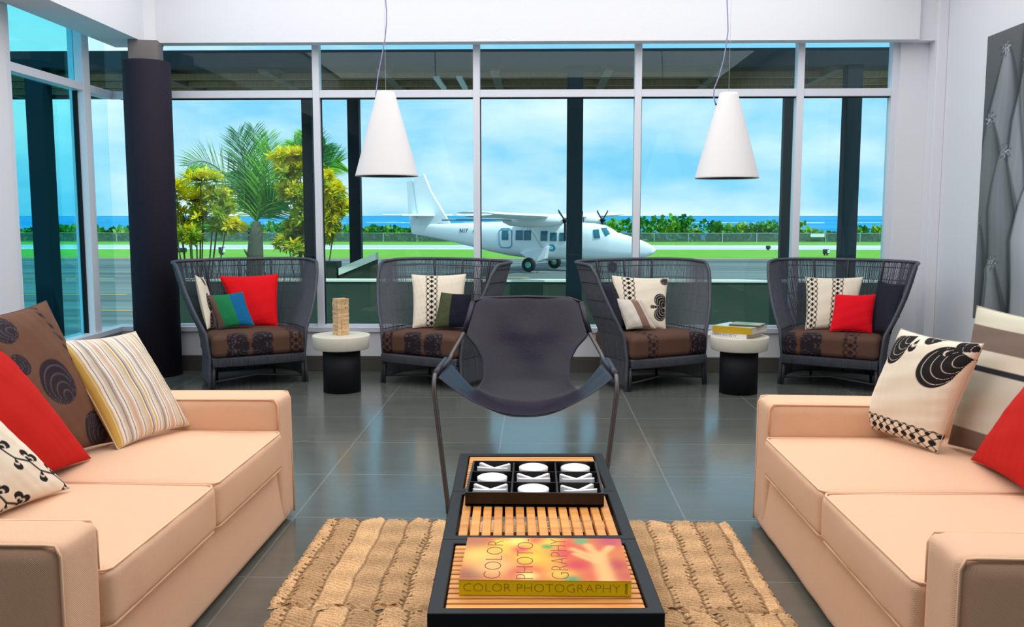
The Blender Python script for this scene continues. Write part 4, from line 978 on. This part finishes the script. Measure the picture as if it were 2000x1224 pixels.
for k in range(190):
    x = -100+k*1.06+rs.uniform(-.5, .5); pxx = 1000+F*(x/113)-45
    ht = 1.75+.35*math.sin(x*.13)+.25*math.sin(x*.41+1)+rs.uniform(-.2, .25)
    if 4 < x < 60: ht += .45
    if 33.5 < x < 37.5: ht -= 1.0
    leaf_cloud(hm, (x, 113+rs.uniform(-1.4, 1.4), GZ+ht*.45), (1.15, 1.0, ht*.58), 95, .55, rs, narrow=.55)
hd = hm.build('coastal_hedge', hedge_mat()); tag(hd, 'dense green seaside scrub behind the far fence', 'hedge', kind='stuff')
def marker(px, py, Y, w_, h_, label, c1, c2, nm='runway_marker'):
    p = at(px, py, Y); r = empty(nm, (p.x, Y, GZ), 0, label, 'marker')
    MB().box(-w_/2, w_/2, -.15, .15, .12, h_).build('body', mat('m_'+label[:12], c1, .6), r, bevel=.03)
    MB().box(-w_/2+.08, -w_/2+.16, -.05, .05, 0, .14).build('foot', M['blackcyl'], r); MB().box(w_/2-.16, w_/2-.08, -.05, .05, 0, .14).build('foot', M['blackcyl'], r)
    MB().box(w_/2-w_*.35, w_/2+.02, -.17, .17, .2, h_-.06).build('panel', mat('n_'+label[:12], c2, .6), r)
marker(347, 493, 74, 1.4, .48, 'low black sign box on the grass behind the left shrub', rgb(30, 36, 40), rgb(38, 44, 48))
marker(433, 494, 72, .42, .62, 'small black and white marker on the grass left of the palm', rgb(34, 38, 40), rgb(220, 225, 225))
marker(1500, 487, 83, .34, .42, 'tiny dark marker at the taxiway edge in the fourth window', rgb(30, 34, 38), rgb(50, 54, 58))
marker(1613, 498, 72, .44, .50, 'small black and white marker on the grass in the rightmost window', rgb(34, 38, 40), rgb(225, 228, 228))

# ------------------------------------------------------------------ palm and shrubs
def leafmat(name, c, var, scale):
    m = mat(name, c, .5, var=var, scale=scale); nt = m.node_tree; N = nt.nodes.new; L = nt.links.new
    b = nt.nodes['Principled BSDF']; out = nt.nodes['Material Output']; tr_ = N('ShaderNodeBsdfTranslucent'); src = b.inputs['Base Color'].links[0].from_socket
    L(src, tr_.inputs[0]); mx = N('ShaderNodeMixShader'); mx.inputs[0].default_value = .4; L(b.outputs[0], mx.inputs[1]); L(tr_.outputs[0], mx.inputs[2]); L(mx.outputs[0], out.inputs[0]); return m
LEAF = [leafmat('palm_leaf_a', rgb(34, 128, 40), .6, 3), leafmat('palm_leaf_b', rgb(120, 190, 40), .5, 3), leafmat('croton_yellow', rgb(255, 226, 16), .3, 4), leafmat('croton_green', rgb(150, 180, 30), .5, 5)]
def palm(x, y, zc, fronds, label, sc=1.0, seed=1):
    rs = random.Random(seed); r = empty('palm_tree', (x, y, GZ), 0, label, 'tree')
    t = MB(); wk = 1.35; zt = zc-GZ
    prof = [(0, 0, 0, .17), (.02, 0, zt*.4, .155), (0, 0, zt*.75, .16), (.03, 0, zt*.9, .13), (.05, 0, zt, .07)]
    t.tube([p[:3] for p in prof], [p[3]*sc for p in prof], 12)
    for k in range(34):
        z = zt*(.35+.6*k/34); a = k*2.4; rr = .165*sc*(1 if z < zt*.8 else .7)
        t.tube([(rr*math.cos(a)*.8, rr*math.sin(a)*.8, z-.04), (rr*math.cos(a)*1.08, rr*math.sin(a)*1.08, z+.03), (rr*math.cos(a)*1.2, rr*math.sin(a)*1.2, z+.09)], [.03, .02, .004], 5)
    t.build('trunk', mat('palm_bark', rgb(74, 80, 62), .9, var=.4, scale=12, bump=.6), r, smooth=True)
    for fi, (dx, dz, droop, dy) in enumerate(fronds):
        L_ = math.hypot(dx, dz); n = 26; spine = []
        for k in range(n+1):
            s = k/n; spine.append(Vector((.05+dx*s*(1-.12*s), dy*s, zt+dz*(s*1.0)+droop*(4*s*(1-s))*.5-abs(droop)*.0)))
        f = MB(); f.tube(spine, [.020*sc*(1-.8*k/n) for k in range(n+1)], 5)
        for k in range(2, n+1):
            s = k/n
            for sub in (0, .5):
                p = spine[k]; tg = (spine[k]-spine[k-1]).normalized(); p = p-tg*sub*(spine[k]-spine[k-1]).length
                for sd_ in (-1, 1):
                    side = tg.cross(Vector((0, 1, .15))).normalized()*sd_
                    ll = (.60*math.sin(PI*min(1, s*.80+.16))**.6+.08)*sc*rs.uniform(.85, 1.1)
                    dirn = (side*.72+tg*(.55+.5*s)+Vector((0, rs.uniform(-.45, .45), 0))).normalized()
                    q1 = p+dirn*ll*.5; q2 = p+dirn*ll+Vector((rs.uniform(-.02, .02), 0, -.10*ll)); wv = tg*.016*sc+Vector((0, .008, 0))
                    f.add([p-wv*.5, p+wv*.5, q1+wv, q1-wv*.6, q2], [(0, 1, 2, 3), (3, 2, 4)])
        f.build('frond', LEAF[1] if fi in (0, 1, 4, 5) else LEAF[0], r)
PY_ = 18.0
pc = at(496, 432, PY_)
def fv(px, py): q = at(px, py, PY_); return (q.x-pc.x, q.z-pc.z)
fr = []
for (px, py, dr, dy) in ((332, 322, .95, .3), (345, 362, .55, -.3), (484, 250, .05, .2), (462, 262, .10, -.2), (512, 262, -.02, .3), (536, 292, .10, -.3), (556, 350, .30, .4), (440, 330, .35, .5), (575, 400, .35, -.3)):
    a, b_ = fv(px, py); fr.append((a, b_, dr, dy))
palm(pc.x, PY_, pc.z, fr, 'green palm tree with arching fronds seen through the leftmost window', 1.05, 2)
pc2 = at(604, 345, 21.5)
palm(pc2.x, 21.5, pc2.z, [(-.45, .8, .1, 0), (-.2, 1.0, .05, .2), (.12, 1.0, .0, 0), (.45, .7, .1, -.2), (-.75, .45, .25, .2), (.75, .35, .2, .1)], 'smaller palm tree showing above the yellow shrub by the post', .95, 5)
def shrub(px, Y, blobs, label, seed, dense=1.0):
    """many-stemmed shrub: rosettes of narrow leaves at the ends of forking stems, the youngest ones yellow"""
    rs = random.Random(seed); p = at(px, 480, Y); r = empty('croton_shrub', (p.x, Y, GZ), 0, label, 'shrub', 'yellow-leaved shrubs outside the window')
    st = MB(); fy = MB(); fg = MB()
    for k, (bx, by, br, bh_, ye) in enumerate(blobs):
        q = at(bx, by, Y); R_ = br*Y/F; Hh = bh_*Y/F; cx, cz = q.x-p.x, q.z-GZ; yy = rs.uniform(-.3, .3)
        st.tube([(rs.uniform(-.12, .12), 0, 0), (cx*.35, yy*.4, cz*.5), (cx*.8, yy, cz-.1), (cx, yy, cz+Hh*.5)], [.020, .015, .009, .004], 5)
        for t in range(int(40*dense)):
            d = Vector((rs.gauss(0, 1), rs.gauss(0, 1), rs.gauss(0, 1))).normalized()*rs.random()**.35
            e_ = Vector((cx+d.x*R_*1.12, yy+d.y*.4, cz+d.z*Hh*1.12)); st.tube([(cx*.9, yy, cz-Hh*.5), ((cx+e_.x)/2, (yy+e_.y)/2, (cz+e_.z)/2-.03), e_], [.006, .005, .003], 4, cap=False)
            top = (d.z+1)/2; m = fy if rs.random() < ye*(.35+.9*top) else fg
            n = rs.randint(9, 14); ax = (d+Vector((0, 0, .9))).normalized()
            for l in range(n):
                a = rs.uniform(0, 6.28); o1 = ax.orthogonal().normalized(); o2 = ax.cross(o1)
                dr_ = (ax*rs.uniform(.1, 1.0)+(o1*math.cos(a)+o2*math.sin(a))*rs.uniform(.6, 1)).normalized(); ll = rs.uniform(.09, .15); wv = dr_.cross(ax+Vector((.1, .2, .1))).normalized()*ll*.15
                q0 = e_+ax*rs.uniform(-.05, .02); q1 = q0+dr_*ll*.5; q2 = q0+dr_*ll-Vector((0, 0, .015))
                m.add([q0, q1+wv, q2, q1-wv], [(0, 1, 2, 3)])
    st.build('stem', mat('shrub_stem', rgb(120, 96, 72), .9), r, smooth=True)
    fy.build('yellow_leaves', LEAF[2], r); fg.build('green_leaves', LEAF[3], r)
shrub(380, 14.8, [(345, 368, 24, 14, 1.1), (333, 398, 16, 20, .9), (400, 347, 26, 12, 1.1), (372, 385, 28, 16, .8), (416, 378, 24, 18, .5), (350, 428, 26, 20, .8), (395, 420, 26, 18, .5), (436, 408, 18, 18, .3), (337, 460, 12, 12, .9), (385, 456, 18, 14, .4), (452, 438, 14, 12, .9), (425, 440, 16, 14, .4)], 'open yellow-green leafy shrub left of the palm tree', 3, .9)
shrub(605, 14.8, [(562, 308, 22, 12, 1.2), (590, 304, 20, 12, 1.2), (572, 335, 26, 16, .9), (612, 340, 18, 18, 1), (562, 368, 18, 16, .6), (590, 378, 24, 20, .6), (600, 418, 20, 22, .4), (576, 445, 18, 22, .3), (594, 480, 14, 14, .3), (562, 470, 8, 12, .3), (612, 460, 14, 20, .5), (642, 352, 10, 16, 1.2), (655, 372, 18, 16, 1.2), (640, 398, 18, 20, 1), (661, 402, 13, 18, 1), (644, 432, 16, 20, .8), (632, 460, 10, 12, .8)], 'tall dense yellow shrub right of the palm tree, half hidden by the post and mullion', 4, 1.25)

# ------------------------------------------------------------------ aircraft
def aircraft():
    g = at(1058, 527, 52.4); hd_ = math.radians(-24)
    r = empty('propeller_aircraft', (g.x, 52.2, GZ), hd_, 'white twin-engine high-wing propeller aircraft on the apron', 'airplane')
    K = 31.6; A0 = 1067
    def lx(px): return (px-A0)/K
    def hz(py): return (527-py)/34.2
    St = [(1279, 484, 487, .04), (1274, 477, 492, .16), (1262, 470, 497, .28), (1245, 463, 500, .42), (1222, 456, 503, .56), (1208, 452, 504, .63), (1200, 446, 504.5, .68), (1186, 438.5, 505, .74), (1165, 435, 505, .80), (1110, 432, 505, .82), (1050, 431, 504, .82), (1005, 432, 499.5, .80), (965, 433.5, 492, .70), (930, 435, 484, .58), (880, 436.5, 473, .38), (835, 438, 465, .22), (795, 440, 459, .08)]
    def body(u, v):
        t = v*(len(St)-1); i = min(int(t), len(St)-2); k = t-i; a, b_ = St[i], St[i+1]
        x, t0, b0, w_ = [a[q]*(1-k)+b_[q]*k for q in range(4)]
        zt, zb = hz(t0), hz(b0); c, h = (zt+zb)/2, (zt-zb)/2; an = u*2*PI; ca, sa = math.cos(an), math.sin(an)
        e = .72
        return (lx(x), w_*math.copysign(abs(ca)**e, ca), c+h*math.copysign(abs(sa)**e, sa))
    fus = MB().grid(body, 40, 64, flip=True)
    fu = fus.build('fuselage', M['white_paint'], r, smooth=True)
    def side(px, py, out=.012):
        """point on the starboard skin"""
        x = lx(px); z = hz(py)
        for a, b_ in zip(St[:-1], St[1:]):
            if b_[0] <= px <= a[0]:
                k = (a[0]-px)/(a[0]-b_[0]); t0, b0, w_ = [a[q]*(1-k)+b_[q]*k for q in (1, 2, 3)]; break
        zt, zb = hz(t0), hz(b0); c, h = (zt+zb)/2, (zt-zb)/2; s = min(.97, abs(z-c)/h); ca = (1-s**(2/.72))**(.72/2)
        return (x, -(w_*ca+out), z)
    bw_ = mat('aircraft_glass', rgb(34, 110, 130), .2); blu = mat('aircraft_blue', rgb(60, 150, 190), .4); dkb = mat('aircraft_lettering', rgb(30, 60, 80), .5)
    def patch(name, pts, m, par, out=.03):   # a pane bowed to the skin; pts: four corners, or a rectangle outline
        if len(pts) == 8: xs_ = [p[0] for p in pts]; ys_ = [p[1] for p in pts]; pts = [(min(xs_), min(ys_)), (max(xs_), min(ys_)), (max(xs_), max(ys_)), (min(xs_), max(ys_))]
        (ax, ay), (bx, by), (cx_, cy_), (dx, dy) = pts; g_ = MB()
        def f(o_): return lambda u, v: side((ax*(1-u)+bx*u)*(1-v)+(dx*(1-u)+cx_*u)*v, (ay*(1-u)+by*u)*(1-v)+(dy*(1-u)+cy_*u)*v, o_)
        g_.grid(f(out), 8, 8, flip=True); n_ = len(g_.v); g_.grid(f(-.01), 8, 8)
        rim = [k for k in range(9)]+[9*k+8 for k in range(1, 9)]+[72+k for k in range(7, -1, -1)]+[9*k for k in range(7, 0, -1)]
        for a, b_ in zip(rim, rim[1:]+rim[:1]): g_.f.append((a, b_, n_+b_, n_+a))
        return g_.build(name, m, par, smooth=False)
    def rect(x0, x1, y0, y1, c=2): return [(x0+c, y0), (x1-c, y0), (x1, y0+c), (x1, y1-c), (x1-c, y1), (x0+c, y1), (x0, y1-c), (x0, y0+c)]
    for x0, x1, y0, y1 in ((1000-1+0, 1012, 449, 468), (1027, 1041, 449, 468), (1043, 1057, 449, 468), (1076, 1089, 450, 469), (1094, 1107, 453, 469), (1112, 1124, 453, 469), (1141, 1153, 454, 471)): patch('cabin_window', rect(x0, x1, y0, y1), bw_, r)
    patch('cockpit_window', [(1173, 447), (1183, 446), (1187, 462), (1176, 463)], bw_, r)
    patch('cockpit_window', [(1186, 443.5), (1193, 443), (1203, 454), (1196, 459)], bw_, r)
    # cabin door outline
    dr = [side(x, y, .02) for x, y in rect(993, 1019, 446, 483, 5)]; MB().tube(dr, .03, 5, closed=True).build('door_outline', blu, r)
    # badge and lettering
    bd_ = [side(1097+7*math.cos(a), 482+7*math.sin(a), .016) for a in np.linspace(0, 2*PI, 24, endpoint=False)]; bq = [side(1097+7*math.cos(a), 482+7*math.sin(a), -.02) for a in np.linspace(0, 2*PI, 24, endpoint=False)]
    MB().add(bd_+bq, [tuple(range(24))[::-1]]+[(i, (i+1) % 24, 24+(i+1) % 24, 24+i) for i in range(24)]).build('round_badge', blu, r)
    MB().add([side(1097+3.6*math.cos(a), 482+3.6*math.sin(a), .024) for a in np.linspace(0, 2*PI, 16, endpoint=False)], [tuple(range(16))[::-1]]).build('badge_centre', mat('badge_pale', rgb(190, 225, 230), .4), r)
    def skin_text(body_, px0, py0, hpx, wpx, m):
        t = text_mb(body_, 1.0, lambda x, y, z: (x, y, z), depth=.002); xs = [p[0] for p in t.v]; ys = [p[1] for p in t.v]; a, b_ = min(xs), max(xs); yt = max(ys)
        t.v = [side(px0+(x-a)/(b_-a)*wpx, py0-y/yt*hpx, .016+(z*4)) for x, y, z in t.v]; return t.build('lettering', m, r)
    skin_text('N17', 907, 455, 8.5, 18, dkb); skin_text('AC', 936, 454, 8.5, 12, dkb)
    skin_text('NE', 1140, 485, 6, 10, dkb); skin_text('tle', 1140, 494, 6, 11, blu)
    # fin, rudder and tailplane
    def fin(poly, th, name, m):
        return MB().prism([(lx(x), hz(y)) for x, y in poly], lambda p, s: (p[0], (s*2-1)*th, p[1])).build(name, m, r, bevel=.02)
    fin([(878, 436), (855, 436), (796, 456), (810, 418), (800, 345), (822, 335), (838, 372)], .09, 'tail_fin', M['white_paint'])
    fin([(797, 346), (784, 350), (787, 416), (793, 456), (812, 459), (806, 418)], .055, 'rudder', mat('rudder_grey', rgb(226, 238, 240), .4))
    MB().prism([(lx(790), -3.1), (lx(832), -3.0), (lx(846), 0), (lx(832), 3.0), (lx(790), 3.1), (lx(796), 0)], lambda p, s: (p[0], p[1], hz(420)+(s-.5)*.13)).build('tailplane', M['white_paint'], r, bevel=.04)
    # wing, nacelles, struts
    cx = lx(1085); ch = 1.0
    def wing(u, v):
        y = (v*2-1)*9.6; an = u*2*PI; th = .16*(1 if abs(y) < 9.3 else .6); return (cx+ch*math.cos(an)+(.18*math.cos(2*an)), y, hz(430)+.16+th*math.sin(an)+.02*abs(y))
    wg = MB().grid(wing, 20, 24)
    n = 21; wg.f += [tuple(range(20)), tuple(24*n+k for k in range(20))[::-1]]
    wg.build('wing', M['white_paint'], r, smooth=True)
    MB().box(cx-1.75, cx-.95, -9.4, 9.4, hz(430)+.02, hz(430)+.12).build('flaps', mat('flap_grey', rgb(150, 170, 176), .5), r, bevel=.03)
    for s in (-1, 1):
        y = s*2.9; nz_ = MB(); prof = [(-1.6, .12), (-1.2, .28), (-.2, .38), (1.0, .36), (1.7, .26), (1.95, .14)]
        V = []; k_ = 18
        for a, rr in prof: V += [(cx+a, y+rr*math.cos(2*PI*k/k_), hz(430)+.0+rr*math.sin(2*PI*k/k_)) for k in range(k_)]
        nz_.add(V, [(i*k_+k, i*k_+(k+1) % k_, (i+1)*k_+(k+1) % k_, (i+1)*k_+k) for i in range(5) for k in range(k_)]+[tuple(range(k_))[::-1], tuple(5*k_+k for k in range(k_))])
        na = nz_.build('engine_nacelle', M['white_paint'], r, smooth=True)
        MB().lathe([(0, 0), (.14, 0), (.10, .18), (0, .30)], n=16).build('spinner', M['blackcyl'], na).matrix_local = Matrix.Translation((cx+1.95, y, hz(430))) @ Matrix.Rotation(PI/2, 4, 'Y')
        for q in range(3):
            a = q*2*PI/3+PI; bl = MB().box(-.02, .02, -.08, .08, .12, 1.05).build('propeller_blade', M['blackcyl'], na, bevel=.01)
            bl.matrix_local = Matrix.Translation((cx+2.03, y, hz(430))) @ Matrix.Rotation(a, 4, 'X') @ Matrix.Rotation(.3, 4, 'Z')
        MB().tube([(cx-.1, s*.78, hz(486)), (cx-.05, s*3.4, hz(430)+.1)], .07, 8).build('wing_strut', M['white_paint'], r, smooth=True)
        # main gear with its fairing
        gx = lx(1066)
        MB().prism([(gx-.9, hz(492)), (gx+.9, hz(478)), (gx+.7, hz(503)), (gx+.2, hz(510)), (gx-.15, hz(508))], lambda p, q, s=s: (p[0], s*(.55+q*.55), p[1])).build('gear_fairing', M['white_paint'], r, bevel=.05)
        MB().tube([(gx+.1, s*.7, hz(498)), (gx+.05, s*1.75, .42)], .08, 8).build('gear_leg', M['white_paint'], r, smooth=True)
        for (wn, wy) in (('wheel', 1.85),):
            T = Matrix.Translation((gx+.05, s*wy, .40)) @ Matrix.Rotation(PI/2, 4, 'X')
            wh = MB().lathe([(0, -.10), (.22, -.10), (.34, -.13), (.39, -.08), (.40, 0), (.39, .08), (.34, .13), (.22, .10), (0, .10)], n=28).build('wheel', mat('tyre', rgb(24, 34, 40), .8), r, smooth=True); wh.matrix_local = T
            MB().lathe([(0, -.125), (.17, -.125), (.18, -.09), (.18, .09), (.17, .125), (0, .125)], n=20).build('hub', mat('wheel_hub', rgb(90, 160, 140), .5), wh)
    MB().tube([(lx(1198), 0, hz(500)), (lx(1202), 0, .35)], .06, 8).build('nose_leg', mat('nose_leg_red', rgb(190, 90, 90), .5), r)
    wh = MB().lathe([(0, -.07), (.2, -.08), (.27, -.04), (.28, 0), (.27, .04), (.2, .08), (0, .07)], n=24).build('nose_wheel', mat('tyre', rgb(24, 34, 40), .8), r, smooth=True)
    wh.matrix_local = Matrix.Translation((lx(1202), 0, .28)) @ Matrix.Rotation(PI/2, 4, 'X')
    MB().tube([(lx(1147), 0, hz(433)), (lx(1145), 0, hz(412))], .02, 5).build('antenna', M['blackcyl'], r)
aircraft()
